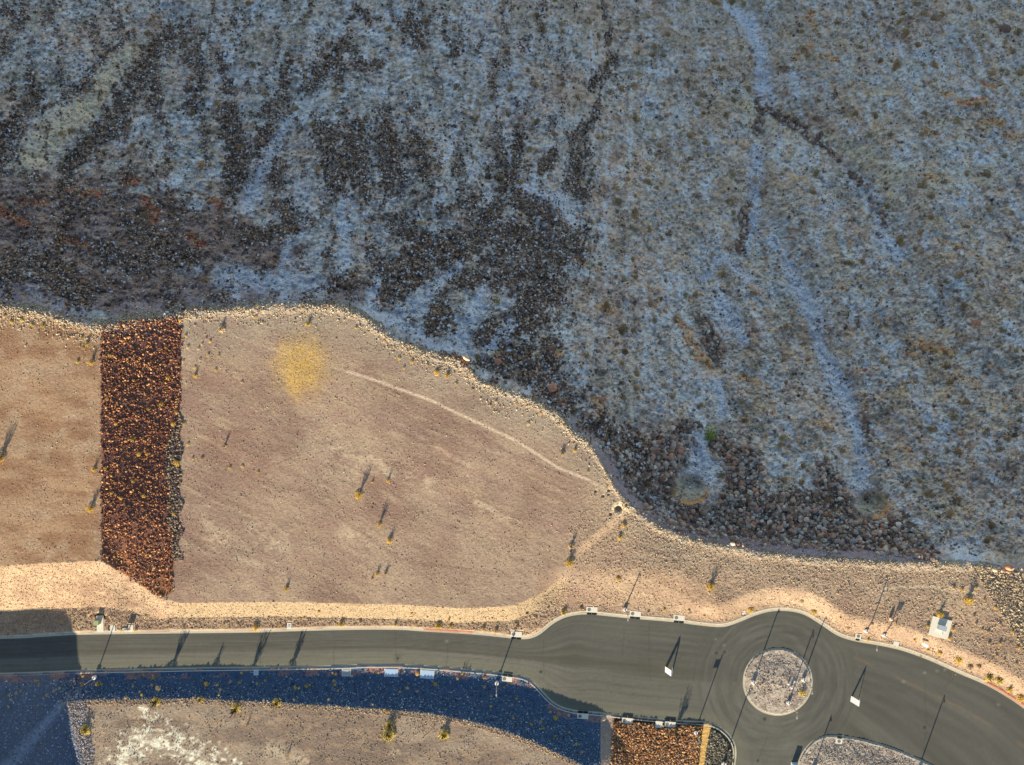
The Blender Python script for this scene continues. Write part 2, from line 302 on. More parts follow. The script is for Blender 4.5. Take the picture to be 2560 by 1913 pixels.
def paint(u, v, hill, sd, inp, dP, ve, north, ism):
    C = np.zeros(u.shape + (3,))
    # hillside
    kr = ss(1150, 1650, u); wx = 60 * (fbm(u / 90, v / 90, 3, seed=56) - 0.5); wy = 70 * (fbm(u / 90, v / 90, 3, seed=57) - 0.5)
    pu, pv = u + wx, v + wy; pr = pu * 0.8 + pv * 0.6; qr = -pu * 0.6 + pv * 0.8
    a = fbm(u / 120, v / 90, 4, seed=61); b = lerp(fbm(pu / 34, pv / 16, 5, 0.6, seed=62), fbm(pr / 26, qr / 20, 5, 0.62, seed=62), kr); c = fbm(u / 6, v / 4.5, 3, 0.65, seed=63)
    C += mix(np.zeros_like(C) + CS(112, 121, 131), CS(122, 111, 106), ss(0.36, 0.66, a * 0.45 + b * 0.55) * 0.95)
    C = mix(C, CS(96, 96, 92), ss(0.46, 0.70, fbm(u / 60, v / 50, 5, 0.6, seed=64)) * 0.75)
    C = mix(C, CS(142, 156, 164), ss(0.54, 0.74, lerp(fbm(pu / 26, pv / 11, 5, 0.6, seed=65), fbm(pr / 20, qr / 14, 5, 0.62, seed=65), kr)) * 0.6)
    C = mix(C, CS(76, 72, 68), ss(0.56, 0.72, lerp(fbm(pu / 22, pv / 12, 5, 0.65, seed=66), fbm(pr / 16, qr / 13, 5, 0.66, seed=66), kr)) * 0.65)
    C = mix(C, CS(118, 94, 70), ss(0.56, 0.70, fbm(u / 11, v / 10, 4, 0.6, seed=69)) * ss(700, 1500, u) * 0.6)
    C = mix(C, CS(122, 110, 98), ss(0.40, 0.66, fbm(u / 100, v / 80, 5, 0.6, seed=120)) * ss(1250, 1700, u) * 0.30)
    dx_ = u + (v - 300) * np.interp(u, [0, 1300, 2000, 2560], [0.30, 0.30, -0.25, -0.5]); rill = fbm(dx_ / 15 + wx / 24, v / 120 + wy / 200, 4, 0.6, seed=130)
    C = mix(C, CS(150, 158, 170), ss(0.56, 0.76, rill) * 0.55)
    C = mix(C, CS(72, 72, 74), ss(0.56, 0.74, 1 - rill) * 0.45)
    C = mix(C, CS(104, 99, 92), ss(0.48, 0.68, fbm(u / 50, v / 36, 5, 0.62, seed=121)) * 0.35)
    C = mix(C, CS(150, 112, 92), ss(0.60, 0.74, fbm(u / 34, v / 16, 5, 0.65, seed=122)) * ss(1500, 2100, u) * 0.55)
    C *= (0.34 + 1.50 * c)[..., None] * lerp(0.96, 1.0, ss(900, 1500, u))[..., None]
    tal, rip, pal, blu, wu, wv = hill_masks(u, v)
    brown = ss(0.2, 0.8, strokes([([(-40, 570), (120, 560), (330, 580), (540, 600), (700, 640)], [130, 110, 110, 80, 50]), ([(-20, 720), (300, 730), (640, 720), (900, 730)], [70, 60, 40, 30])], u, v, 1.0) + (a - 0.5) * 1.2 + (b - 0.5) * 1.2)
    C = mix(C, mix(np.zeros_like(C) + CS(92, 80, 78), CS(66, 54, 52), ss(0.4, 0.6, b)), brown * 0.8)
    ridge = strokes([([(330, 130), (200, 280), (70, 400)], [20, 40, 40])], wu, wv, 0.7)
    C = mix(C, CS(140, 122, 114), ridge)
    C = mix(C, CS(112, 104, 92), strokes([([(1960, 60), (2100, 200), (2250, 300)], [50, 70, 50]), ([(1700, 60), (1800, 200), (1840, 480)], [40, 60, 40]), ([(1920, 420), (2020, 560), (2120, 700)], [30, 50, 30]), ([(2200, 820), (2330, 900), (2440, 960)], [40, 60, 40]), ([(2330, 560), (2480, 600)], 40), ([(1820, 560), (1860, 640)], 20)], wu, wv, 1.2) * 0.5 * ss(0.35, 0.6, b))
    C = mix(C, CS(140, 122, 112), strokes([([(2070, 340), (2200, 420), (2330, 450), (2480, 430)], [14, 26, 24, 20]), ([(1862, 210), (1880, 330)], 9), ([(2200, 450), (2240, 520)], 18)], wu, wv, 0.8) * 0.55)
    C = mix(C, CS(56, 53, 51) * 1.0, tal * (0.70 + 0.28 * ss(0.35, 0.6, c)))
    C = mix(C, CS(48, 47, 50), rip * 0.85)
    near = ss(-90, 0, -(ve - v)) * hill * (1 - ss(900, 1300, u))
    C = mix(C, CS(92, 94, 112), near * 0.55 * ss(0.35, 0.6, fbm(u / 20, v / 40, 3, seed=67)))
    C = mix(C, CS(140, 148, 164), pal * 0.95 * (0.6 + 0.6 * c))
    C = mix(C, CS(146, 170, 188), np.clip(blu * 1.25, 0, 1) * 0.9 * (0.5 + 0.8 * c))
    red = ss(0.34, 0.66, strokes(REDS, wu, wv, 1.0) * (0.1 + 1.5 * fbm(u / 8, v / 3.6, 3, 0.65, seed=68)))
    C = mix(C, mix(np.zeros_like(C) + CS(146, 104, 82), CS(98, 62, 50), (u < 700).astype(float)), red * 0.85)
    # purple-blue run of fines directly under the crest
    cr = line([(1430, 1080), (1510, 1160), (1566, 1240), (1640, 1305), (1760, 1346), (1900, 1368), (2100, 1386), (2330, 1392)], u, v, 26, 0.8)
    C = mix(C, CS(80, 74, 88), cr * hill * (0.5 + 0.5 * c))
    for (cu, cv) in [(1726, 1218), (2176, 1256)]:
        rr = np.hypot(u - cu, (v - cv) * 1.1) / 44
        C = mix(C, CS(116, 118, 112), (1 - ss(0.6, 0.95, rr)) * (0.5 + 0.5 * c))
    arc = np.exp(-((np.hypot(u - 1726, (v - 1218) * 1.1) / 44 - 1.0) / 0.10) ** 2) * (v > 1222) * (u > 1700)
    arc2 = np.exp(-((np.hypot(u - 2176, (v - 1256) * 1.1) / 44 - 1.02) / 0.09) ** 2) * (u > 2180) * (v > 1256)
    C = mix(C, CS(164, 98, 66), np.clip(arc + arc2, 0, 1))
    CH = C
    # graded ground in the sun
    p = u * 0.9 + v * 0.42; q = -u * 0.42 + v * 0.9
    st = fbm(p / 120, q / 16, 4, seed=71); lo = fbm(u / 130, v / 130, 3, seed=72); fi = fbm(u / 3.6, v / 3.6, 3, 0.7, seed=73)
    G = mix(np.zeros_like(C) + CL(172, 148, 128), CL(146, 118, 104), ss(0.35, 0.68, lo * 0.55 + st * 0.45))
    G = mix(G, CL(180, 158, 134), ss(0.55, 0.8, st) * 0.7)
    G = mix(G, CL(164, 150, 134), (1 - ss(20, 150, v - ve)) * 0.7)
    pt = strokes([([(825, 1130), (885, 1150)], [34, 40]), ([(1040, 1185), (1085, 1210)], 18), ([(650, 1330), (700, 1360)], 26), ([(590, 1395), (640, 1410), (670, 1425)], 7),
        ([(860, 1330), (900, 1350)], 18), ([(1000, 1060), (1180, 1170)], 4), ([(1180, 1250), (1270, 1300)], 8), ([(520, 1290), (545, 1340)], 22), ([(980, 1190), (930, 1140)], 10)], u + 20 * (lo - .5), v, 1.0)
    G = mix(G, CL(206, 184, 158), pt * ss(0.25, 0.65, fbm(u / 16, v / 12, 4, seed=74)) * 0.62)
    G = mix(G, CL(152, 122, 112), ss(0.5, 0.72, fbm(p / 60, q / 26, 4, 0.6, seed=123)) * 0.45 * (u > 262))
    G = mix(G, CL(128, 106, 98), ss(0.62, 0.74, fbm(p / 26, q / 7, 4, 0.65, seed=124)) * 0.5)
    trail = [(868, 929), (930, 948), (1025, 982), (1075, 1000), (1122, 1023), (1170, 1045), (1219, 1068), (1270, 1092), (1316, 1118), (1394, 1169), (1440, 1187), (1472, 1200), (1515, 1228)]
    G = mix(G, CL(214, 192, 168), line(trail, u, v, 3.2, 0.6) * 0.85)
    G = mix(G, CL(196, 172, 146), line([(560, 830), (640, 860), (760, 900), (868, 929)], u, v, 3, 0.8) * 0.35)
    G = mix(G, CL(130, 104, 92), strokes([([(940, 960), (1100, 1040), (1300, 1140), (1440, 1200)], 3), ([(560, 1180), (760, 1230), (1000, 1400), (1280, 1440)], 5), ([(490, 1310), (540, 1330), (590, 1360)], 3)], u, v + 12 * (st - .5), 0.8) * 0.35)
    yr = np.hypot((u - 752) / 70, (v - 915) / 82) + (fbm(u / 30, v / 30, 3, seed=75) - 0.5) * 0.5
    G = mix(G, CL(204, 166, 98), (1 - ss(0.35, 1.3, yr)) * (0.55 + 0.4 * ss(0.35, 0.6, fbm(u / 9, v / 7, 4, 0.6, seed=125))))
    wp = ss(0, 1, (262 - u) / 20)
    Wc = mix(np.zeros_like(C) + CL(168, 137, 111), CL(148, 114, 90), ss(0.4, 0.7, fbm(u / 90, v / 26, 4, seed=76)))
    Wc = mix(Wc, CL(176, 150, 126), ss(0.5, 0.75, fbm(u / 40, v / 40, 3, seed=77)) * 0.6)
    G = mix(G, Wc, wp)
    chn = inside(np.array([(252, 800), (455, 788), (447, 1300), (430, 1480), (400, 1496), (330, 1450), (256, 1402)], float), u + 14 * (fi - .5), v + 8 * (fi - .5)).astype(float)
    G = mix(G, mix(np.zeros_like(C) + CL(112, 74, 64), CL(140, 94, 64), ss(1300, 1480, v)), chn * 0.9)
    G = mix(G, CL(120, 92, 96), chn * (1 - ss(800, 900, v)) * 0.6)
    rub = strokes_cache(u, v)
    G = mix(G, mix(np.zeros_like(C) + CL(164, 138, 116), CL(184, 158, 132), ss(0.3, 0.7, fbm(u / 30, v / 20, 3, seed=78))), rub * 0.8)
    vp = np.interp(u, PADS[:, 0], PADS[:, 1])
    G = mix(G, CL(162, 142, 116) * 1.0, (ss(-4, 6, v - vp) * (1 - ss(30, 50, v - vp)) * (u < 1400) * (u > 430)) * 0.8)
    G = mix(G, CL(126, 98, 84), ss(42, 60, v - vp) * (u < 1400) * (u > 200) * 0.45 * ss(0.3, 0.6, fbm(u / 40, v / 14, 3, seed=79)))
    G = mix(G, CL(190, 182, 170), (1 - ss(3, 24, v - ve)) * (fi > 0.45) * 0.7)
    G = mix(G, CL(120, 62, 38), line([(225, 1540), (240, 1537), (262, 1540), (272, 1552)], u, v, 4, 0.6) * 0.9)
    G = mix(G, CL(226, 200, 160), line([(219, 1541), (228, 1532), (262, 1533), (276, 1545)], u, v, 2.2, 0.6) * 0.9)
    G = mix(G, CL(232, 212, 176), (np.abs(np.hypot(u - 1546, v - 1271) - 12.5) < 4.5) * 0.8 * ss(0.3, 0.5, fi))
    G = mix(G, CL(206, 186, 158), line([(2190, 1475), (2261, 1468), (2323, 1467), (2380, 1474), (2440, 1483)], u, v, 3.4, 0.7) * 0.7)
    G = mix(G, CL(196, 178, 152), line([(2440, 1412), (2490, 1480), (2540, 1560), (2600, 1640)], u, v, 7, 0.8) * 0.6)
    C = np.where(hill[..., None], CH, G)
    # plateau south of the road
    S = mix(np.zeros_like(C) + CL(158, 140, 124), CL(132, 114, 102), ss(0.35, 0.65, fbm(u / 90, v / 30, 4, seed=81)))
    S = mix(S, CL(164, 140, 118), ss(0.5, 0.75, fbm(u / 30, v / 18, 4, seed=82)) * 0.7)
    sw = strokes([([(355, 1770), (375, 1800), (385, 1830)], [10, 24, 30]), ([(380, 1830), (470, 1880), (560, 1950)], [40, 50, 60]), ([(360, 1830), (310, 1900), (300, 1960)], [34, 50, 60])], u, v, 1.0)
    S = mix(S, CL(236, 228, 208), ss(0.47, 0.68, fbm(u / 13, v / 9, 5, 0.72, seed=83) * 0.8 + sw * 0.25 - 0.07) * ss(0.1, 0.5, sw))
    S = mix(S, CL(196, 176, 152), strokes([([(680, 1870), (740, 1900)], [16, 20]), ([(975, 1880), (990, 1882)], 8), ([(740, 1890), (800, 1925)], 10)], u, v, 1.0) * ss(0.35, 0.6, fbm(u / 12, v / 12, 4, seed=84)) * 0.8)
    S = mix(S, CL(150, 128, 108), (1 - ss(4, 22, dP)) * 0.6)
    band = CS(38, 54, 76)  # bank ground, with the blue of the shade put into its colour
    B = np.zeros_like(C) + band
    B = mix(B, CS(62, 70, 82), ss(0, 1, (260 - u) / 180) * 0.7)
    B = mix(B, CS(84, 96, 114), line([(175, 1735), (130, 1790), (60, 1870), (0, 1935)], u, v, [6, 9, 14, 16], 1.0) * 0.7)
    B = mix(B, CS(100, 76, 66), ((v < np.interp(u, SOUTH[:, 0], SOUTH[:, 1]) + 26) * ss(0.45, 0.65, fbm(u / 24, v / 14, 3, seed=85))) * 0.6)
    E = np.zeros_like(C) + CL(84, 54, 36)
    E = mix(E, CL(172, 150, 136), 1 - ss(1526, 1540, u + 6 * (fi - .5)))
    E = mix(E, CL(84, 78, 68), ss(1772, 1778, u + (v - 1816) * 0.18))
    pathm = (np.abs((u + (v - 1816) * 0.19) - 1768) < 11).astype(float)
    E = mix(E, CL(208, 168, 104), pathm)
    SE = u > 1502
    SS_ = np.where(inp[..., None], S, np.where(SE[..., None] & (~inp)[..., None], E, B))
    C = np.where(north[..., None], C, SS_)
    I = mix(np.zeros_like(C) + CL(176, 162, 150), CL(146, 132, 124), ss(0.4, 0.7, fbm(u / 16, v / 12, 4, seed=86)))
    C = np.where(ism[..., None], I, C)
    C = C * (0.72 + 0.56 * fbm(u / 2.8, v / 2.8, 2, seed=87))[..., None]
    return np.clip(C, 0.008, 0.9)
CC = paint(U, V, HILL, SD, INP, DP, VE, NORTHM, ISM)

# ------------------------------------------------------------------ mesh helpers
def np_mesh(name, verts, faces, cols=None, smooth_=False):
    """faces: (n,3) or (n,4) int array"""
    me = bpy.data.meshes.new(name)
    n, k = faces.shape
    me.vertices.add(len(verts)); me.vertices.foreach_set('co', np.ascontiguousarray(verts, np.float32).ravel())
    me.loops.add(n * k); me.loops.foreach_set('vertex_index', np.ascontiguousarray(faces, np.int32).ravel())
    me.polygons.add(n); me.polygons.foreach_set('loop_start', np.arange(0, n * k, k, dtype=np.int32))
    me.polygons.foreach_set('use_smooth', np.full(n, smooth_))
    if cols is not None:
        a = me.color_attributes.new('Col', 'FLOAT_COLOR', 'POINT')
        rgba = np.ones((len(verts), 4), np.float32); rgba[:, :3] = cols
        a.data.foreach_set('color', rgba.ravel())
    me.update(); me.validate()
    return me
def link(name, me, mat, parent=None):
    o = bpy.data.objects.new(name, me); COL.objects.link(o)
    if mat is not None: me.materials.append(mat)
    if parent is not None: o.parent = parent
    return o
def tag(o, label=None, cat=None, group=None, kind=None):
    if label: o['label'] = label
    if cat: o['category'] = cat
    if group: o['group'] = group
    if kind: o['kind'] = kind
    return o
def empty(name, loc, rz=0, **k):
    o = bpy.data.objects.new(name, None); o.empty_display_size = 0.3
    o.location = loc; o.rotation_euler = (0, 0, rz); COL.objects.link(o)
    return tag(o, **k)
class MB:
    def __init__(s): s.v = []; s.f = []
    def box(s, c, d, rz=0, taper=1.0):
        b = len(s.v); cx, cy, cz = c; dx, dy, dz = d[0] / 2, d[1] / 2, d[2] / 2
        ca, sa = math.cos(rz), math.sin(rz)
        for z, t in ((-dz, 1), (dz, taper)):
            for x, y in ((-dx, -dy), (dx, -dy), (dx, dy), (-dx, dy)):
                x, y = x * t, y * t
                s.v.append((cx + x * ca - y * sa, cy + x * sa + y * ca, cz + z))
        s.f += [tuple(b + i for i in q) for q in ((3, 2, 1, 0), (4, 5, 6, 7), (0, 1, 5, 4), (1, 2, 6, 5), (2, 3, 7, 6), (3, 0, 4, 7))]
        return s
    def tube(s, p, q, r1, r2=None, n=10):
        r2 = r1 if r2 is None else r2
        p = np.array(p, float); q = np.array(q, float); d = q - p; d /= np.linalg.norm(d)
        a = np.cross(d, (0, 0, 1.0)) if abs(d[2]) < 0.95 else np.cross(d, (1.0, 0, 0)); a /= np.linalg.norm(a); c = np.cross(d, a)
        b = len(s.v)
        for e, r in ((p, r1), (q, r2)):
            for i in range(n):
                t = 2 * PI * i / n; s.v.append(tuple(e + r * (math.cos(t) * a + math.sin(t) * c)))
        for i in range(n): s.f.append((b + i, b + (i + 1) % n, b + n + (i + 1) % n, b + n + i))
        s.f.append(tuple(b + i for i in range(n))[::-1]); s.f.append(tuple(b + n + i for i in range(n)))
        return s
    def ring(s, c, r1, r2, z0, z1, n=32):
        b = len(s.v)
        for i in range(n):
            t = 2 * PI * i / n; x, y = math.cos(t), math.sin(t)
            s.v += [(c[0] + r1 * x, c[1] + r1 * y, z0), (c[0] + r1 * x, c[1] + r1 * y, z1), (c[0] + r2 * x, c[1] + r2 * y, z1), (c[0] + r2 * x, c[1] + r2 * y, z0)]
        for i in range(n):
            a = b + 4 * i; d = b + 4 * ((i + 1) % n)
            for k in range(4): s.f.append((a + k, d + k, d + (k + 1) % 4, a + (k + 1) % 4))
        return s
    def poly(s, pts): b = len(s.v); s.v += [tuple(p) for p in pts]; s.f.append(tuple(range(b, b + len(pts)))); return s
    def build(s, name, mat, parent=None, bevel=0):
        me = bpy.data.meshes.new(name); me.from_pydata(s.v, [], s.f); me.update()
        o = link(name, me, mat, parent)
        if bevel:
            m = o.modifiers.new('bevel', 'BEVEL'); m.width = bevel; m.segments = 2; m.limit_method = 'ANGLE'
        return o

# ------------------------------------------------------------------ materials
def mat_new(name):
    m = bpy.data.materials.new(name); m.use_nodes = True
    nt = m.node_tree; b = nt.nodes['Principled BSDF']; return m, nt, b
def mat_attr(name, rough=0.95, n1=9.0, amt=0.35, spec=0.15):
    m, nt, b = mat_new(name); N = nt.nodes.new; L = nt.links.new
    at = N('ShaderNodeAttribute'); at.attribute_name = 'Col'
    tc = N('ShaderNodeTexCoord'); nz = N('ShaderNodeTexNoise'); nz.inputs['Scale'].default_value = n1; nz.inputs['Detail'].default_value = 4
    L(tc.outputs['Object'], nz.inputs['Vector'])
    mr = N('ShaderNodeMapRange'); mr.inputs[1].default_value = 0.3; mr.inputs[2].default_value = 0.7; mr.inputs[3].default_value = 1 - amt; mr.inputs[4].default_value = 1 + amt
    L(nz.outputs['Fac'], mr.inputs[0])
    mx = N('ShaderNodeVectorMath'); mx.operation = 'SCALE'; L(at.outputs['Color'], mx.inputs[0]); L(mr.outputs[0], mx.inputs['Scale'])
    L(mx.outputs[0], b.inputs['Base Color']); b.inputs['Roughness'].default_value = rough; b.inputs['Specular IOR Level'].default_value = spec
    return m
def mat_plain(name, col, rough=0.8, amt=0.18, scale=6.0, metal=0.0, spec=0.3, rnd=0.0):
    m, nt, b = mat_new(name); N = nt.nodes.new; L = nt.links.new
    tc = N('ShaderNodeTexCoord'); nz = N('ShaderNodeTexNoise'); nz.inputs['Scale'].default_value = scale; nz.inputs['Detail'].default_value = 5
    L(tc.outputs['Object'], nz.inputs['Vector'])
    mr = N('ShaderNodeMapRange'); mr.inputs[1].default_value = 0.3; mr.inputs[2].default_value = 0.7; mr.inputs[3].default_value = 1 - amt; mr.inputs[4].default_value = 1 + amt
    L(nz.outputs['Fac'], mr.inputs[0])
    fac = mr.outputs[0]
    if rnd:
        oi = N('ShaderNodeObjectInfo'); r2 = N('ShaderNodeMapRange'); r2.inputs[3].default_value = 1 - rnd; r2.inputs[4].default_value = 1 + rnd
        L(oi.outputs['Random'], r2.inputs[0]); mu = N('ShaderNodeMath'); mu.operation = 'MULTIPLY'; L(fac, mu.inputs[0]); L(r2.outputs[0], mu.inputs[1]); fac = mu.outputs[0]
    mx = N('ShaderNodeVectorMath'); mx.operation = 'SCALE'; mx.inputs[0].default_value = tuple(col[:3]); L(fac, mx.inputs['Scale'])
    L(mx.outputs[0], b.inputs['Base Color']); b.inputs['Roughness'].default_value = rough; b.inputs['Metallic'].default_value = metal; b.inputs['Specular IOR Level'].default_value = spec
    return m
M_ground = mat_attr('desert_ground', 0.95, 7.0, 0.22)
M_road = mat_attr('asphalt', 0.9, 14.0, 0.14)
M_rock = mat_attr('loose_rock', 0.9, 5.0, 0.25)
M_conc = mat_attr('kerb_concrete', 0.85, 5.0, 0.10)
M_slab = mat_plain('pale_concrete', (0.78, 0.73, 0.58), 0.85, 0.10, 4)
M_slabgrey = mat_plain('grey_vault_lid', (0.42, 0.44, 0.42), 0.8, 0.10, 4)
M_foot = mat_plain('footing_concrete', (0.82, 0.80, 0.76), 0.85, 0.08, 4)
M_iron = mat_plain('cast_iron', (0.06, 0.055, 0.045), 0.7, 0.25, 12)
M_ironring = mat_plain('manhole_collar', (0.15, 0.14, 0.115), 0.9, 0.15, 8)
M_lidgrey = mat_plain('inlet_lid', (0.17, 0.16, 0.12), 0.8, 0.15, 10)
M_dark = mat_plain('throat_shade', (0.018, 0.014, 0.012), 0.95, 0.2, 8)  # near-black that stands for the shade inside the kerb gap
M_pole = mat_plain('painted_pole', (0.50, 0.42, 0.30), 0.5, 0.08, 4, 0.1)
M_head = mat_plain('lamp_housing', (0.45, 0.42, 0.38), 0.5, 0.1, 5, 0.2)
M_white = mat_plain('white_board', (0.9, 0.89, 0.86), 0.5, 0.03, 2)
M_green = mat_plain('green_cabinet', (0.36, 0.42, 0.22), 0.55, 0.08, 3)
M_steel = mat_plain('galvanised_steel', (0.52, 0.56, 0.58), 0.5, 0.08, 3, 0.3)
M_yel = mat_plain('yellow_dry_foliage', (0.72, 0.47, 0.10), 0.9, 0.25, 2.5, rnd=0.25)
M_tan = mat_plain('tan_dry_grass', (0.74, 0.54, 0.27), 0.9, 0.2, 2.5, rnd=0.25)
M_olive = mat_plain('olive_foliage', (0.42, 0.31, 0.12), 0.9, 0.3, 2.5, rnd=0.25)
M_green2 = mat_plain('green_foliage', (0.30, 0.34, 0.04), 0.9, 0.4, 2.0, rnd=0.1)
M_brown = mat_plain('brown_dry_foliage', (0.46, 0.28, 0.11), 0.95, 0.3, 2.5, rnd=0.35)
M_stem = mat_plain('woody_stem', (0.10, 0.08, 0.05), 0.9, 0.2, 3)
M_yolive = mat_plain('yellow_green_foliage', (0.76, 0.56, 0.10), 0.9, 0.3, 2.5, rnd=0.2)

# ------------------------------------------------------------------ terrain mesh
nv, nu = U.shape
idx = np.arange(nv * nu).reshape(nv, nu)
F = np.stack([idx[1:, :-1], idx[1:, 1:], idx[:-1, 1:], idx[:-1, :-1]], -1).reshape(-1, 4)
g_me = np_mesh('ground', np.stack([X, Y, Z], -1).reshape(-1, 3), F, CC.reshape(-1, 3))
tag(link('ground', g_me, M_ground), kind='structure')
XMIN, XMAX = X.min(), X.max()

# road sheet
ru = np.concatenate([np.arange(-1500, -60, 30), np.arange(-60, 2640, 3.0), np.arange(2640, 2820, 10)]); rv = np.concatenate([np.arange(1500, 1960, 3.0), np.arange(1960, 2300, 12)])
RU, RV = np.meshgrid(ru, rv)
inr = inside(ROADP, RU, RV); dNr = pdist(NORTH, RU, RV); dSr = pdist(SOUTH, RU, RV)
okv = inr | (np.minimum(dNr, dSr) < 4.5)
ok = okv[:-1, :-1] & okv[1:, :-1] & okv[:-1, 1:] & okv[1:, 1:]
ridx = np.arange(RU.size).reshape(RU.shape)
RF = np.stack([ridx[1:, :-1], ridx[1:, 1:], ridx[:-1, 1:], ridx[:-1, :-1]], -1)[ok]
across = dSr / (dSr + dNr + 1e-6)
ph = across + 0.05 * (fbm(RU / 300, RV / 300, 2, seed=91) - 0.5)
dI = np.hypot(RU - ISLC[0], RV - ISLC[1])
str1 = fbm(RU / 260, across * 34, 4, seed=92); str2 = fbm(np.arctan2(RV - ISLC[1], RU - ISLC[0]) * 3, dI / 7, 4, seed=93)
k_is = 1 - ss(150, 260, dI)
sN = lerp(str1, str2, k_is)
RC = np.zeros(RU.shape + (3,)) + CL(94, 92, 87)
RC = mix(RC, CL(114, 111, 103), (1 - ss(0.38, 0.50, ph)) * (1 - 0.5 * k_is) * (1 - 0.45 * ss(1350, 1500, RU)))
RC = mix(RC, CL(90, 87, 76), np.exp(-((ph - 0.53) / 0.07) ** 2) * 0.55 * (1 - k_is))
RC *= (0.66 + 0.62 * sN)[..., None]
RC = mix(RC, CL(84, 80, 72), ss(0.60, 0.72, fbm(RU / 90, across * 60, 5, 0.6, seed=96)) * 0.4 * (1 - k_is))
RC *= (0.93 + 0.14 * fbm(RU / 60, RV / 60, 3, seed=94))[..., None]
RC = mix(RC, CL(120, 118, 100), (1 - ss(6, 34, dSr)) * 0.4)
oil = np.array([(2137, 1645), (2199, 1671), (2259, 1703), (2330, 1736), (2400, 1770), (2480, 1815), (2560, 1866), (2640, 1925)], float)
RC = mix(RC, CL(138, 112, 84), line(oil, RU, RV, 3.0, 1.0) * 0.28 * ss(0.3, 0.6, fbm(RU / 60, RV / 60, 3, seed=97)))
RC = mix(RC, CL(74, 72, 64), strokes([([(2200, 1745), (2330, 1790), (2450, 1860)], 7), ([(2150, 1700), (2260, 1730)], 5), ([(1425, 1612), (1455, 1612)], 3), ([(1400, 1655), (1600, 1663)], 3)], RU, RV, 1.2) * 0.28)
def wob(P):
    out = []
    for (a, b), (c, d) in zip(P[:-1], P[1:]):
        for k in range(6): t = k / 6; out.append((a + (c - a) * t + random.uniform(-1.3, 1.3), b + (d - b) * t))
    return out + [P[-1]]
cracks = [[(834, 1578), (836, 1600), (835, 1640), (833, 1663)], [(991, 1576), (989, 1610), (992, 1658)], [(1117, 1583), (1119, 1630), (1115, 1668)], [(1562, 1564), (1560, 1590), (1556, 1640)],
    [(1624, 1555), (1622, 1640), (1626, 1700)], [(2312, 1690), (2316, 1810), (2310, 1880)], [(2389, 1690), (2360, 1720)], [(1920, 1840), (1894, 1902)], [(1340, 1690), (1380, 1720), (1450, 1720)], [(650, 1582), (652, 1665)], [(1357, 1600), (1360, 1700)]]
RC = mix(RC, CL(72, 68, 58), strokes([(wob(P), 1.2) for P in cracks], RU, RV, 0.9) * 0.38)
RC = mix(RC, CL(88, 84, 72), strokes([([(2389, 1687)], 9), ([(2003, 1575)], 4), ([(1911, 1798)], 9), ([(2311, 1819)], 9), ([(994, 1646)], 7)], RU, RV, 1.0) * 0.5)
RC *= (0.93 + 0.14 * fbm(RU / 4, RV / 4, 2, seed=95))[..., None]
RX, RY = w2(RU, RV, 0.0)
rv_ = np.stack([RX, RY, np.zeros_like(RX)], -1).reshape(-1, 3)
used = np.unique(RF); rem = -np.ones(RU.size, np.int64); rem[used] = np.arange(len(used))
tag(link('road', np_mesh('road', rv_[used], rem[RF], np.clip(RC.reshape(-1, 3)[used], 0.01, 0.5)), M_road), kind='structure')

# kerbs
def kerb(name, P, side, prof, closed=False, red=None, parent=None):
    """P pixel line of the asphalt edge; prof = (offset m, height, colour)"""
    W = np.stack(w2(P[:, 0], P[:, 1], 0.0), -1)
    # resample
    if closed: W = np.vstack([W, W[:1]])
    sl = np.r_[0, np.cumsum(np.hypot(*np.diff(W, axis=0).T))]; n = int(sl[-1] / 0.7) + 1; t = np.linspace(0, sl[-1], n)
    pu = np.interp(t, sl, np.r_[P[:, 0], P[:1, 0]] if closed else P[:, 0])
    Q = np.stack([np.interp(t, sl, W[:, 0]), np.interp(t, sl, W[:, 1])], -1)
    if closed: Q = Q[:-1]; pu = pu[:-1]
    T = (np.roll(Q, -1, 0) - np.roll(Q, 1, 0)) if closed else np.gradient(Q, axis=0)
    T /= np.linalg.norm(T, axis=1)[:, None]; Nn = np.stack([-T[:, 1], T[:, 0]], -1) * side
    m = len(Q); k = len(prof); vs = np.zeros((m, k, 3)); cs = np.zeros((m, k, 3))
    for j, (o, z, c) in enumerate(prof):
        vs[:, j, :2] = Q + Nn * o; vs[:, j, 2] = z; cs[:, j] = c
        if red and j >= 2:
            for a, b in red: cs[(pu > a) & (pu < b), j] = (0.52, 0.17, 0.10)
    vseg = 0.94 + 0.12 * rng.random((m // 5 + 1,)); cs *= np.repeat(vseg, 5)[:m, None, None]
    ii = np.arange(m * k).reshape(m, k); a = ii if not closed else np.vstack([ii, ii[:1]])
    f = np.stack([a[:-1, :-1], a[1:, :-1], a[1:, 1:], a[:-1, 1:]], -1).reshape(-1, 4)
    if side < 0: f = f[:, ::-1]
    o = link(name, np_mesh(name, vs.reshape(-1, 3), f, cs.reshape(-1, 3)), M_conc)
    return tag(o, kind='structure')
pan = np.array((0.52, 0.48, 0.35)); top = np.array((0.66, 0.61, 0.46)); face = np.array((0.5, 0.48, 0.42))
def prof(w, t): return [(-0.04, -0.02, pan * 0.6), (-0.03, 0.010, pan), (w - 0.03, 0.022, pan), (w + 0.01, 0.15, face), (w + 0.04, 0.165, top), (w + t, 0.165, top), (w + t + 0.01, -0.3, top)]
kerb('kerb', NORTH, 1, prof(0.52, 0.32), red=[(1059, 1183), (2462, 2700)])
kerb('kerb', SOUTH, -1, prof(0.58, 0.22))
kerb('kerb', MEDIAN, -1, prof(0.50, 0.22))
kerb('kerb', ISLAND, 1 if False else -1, prof(0.66, 0.30), closed=True)

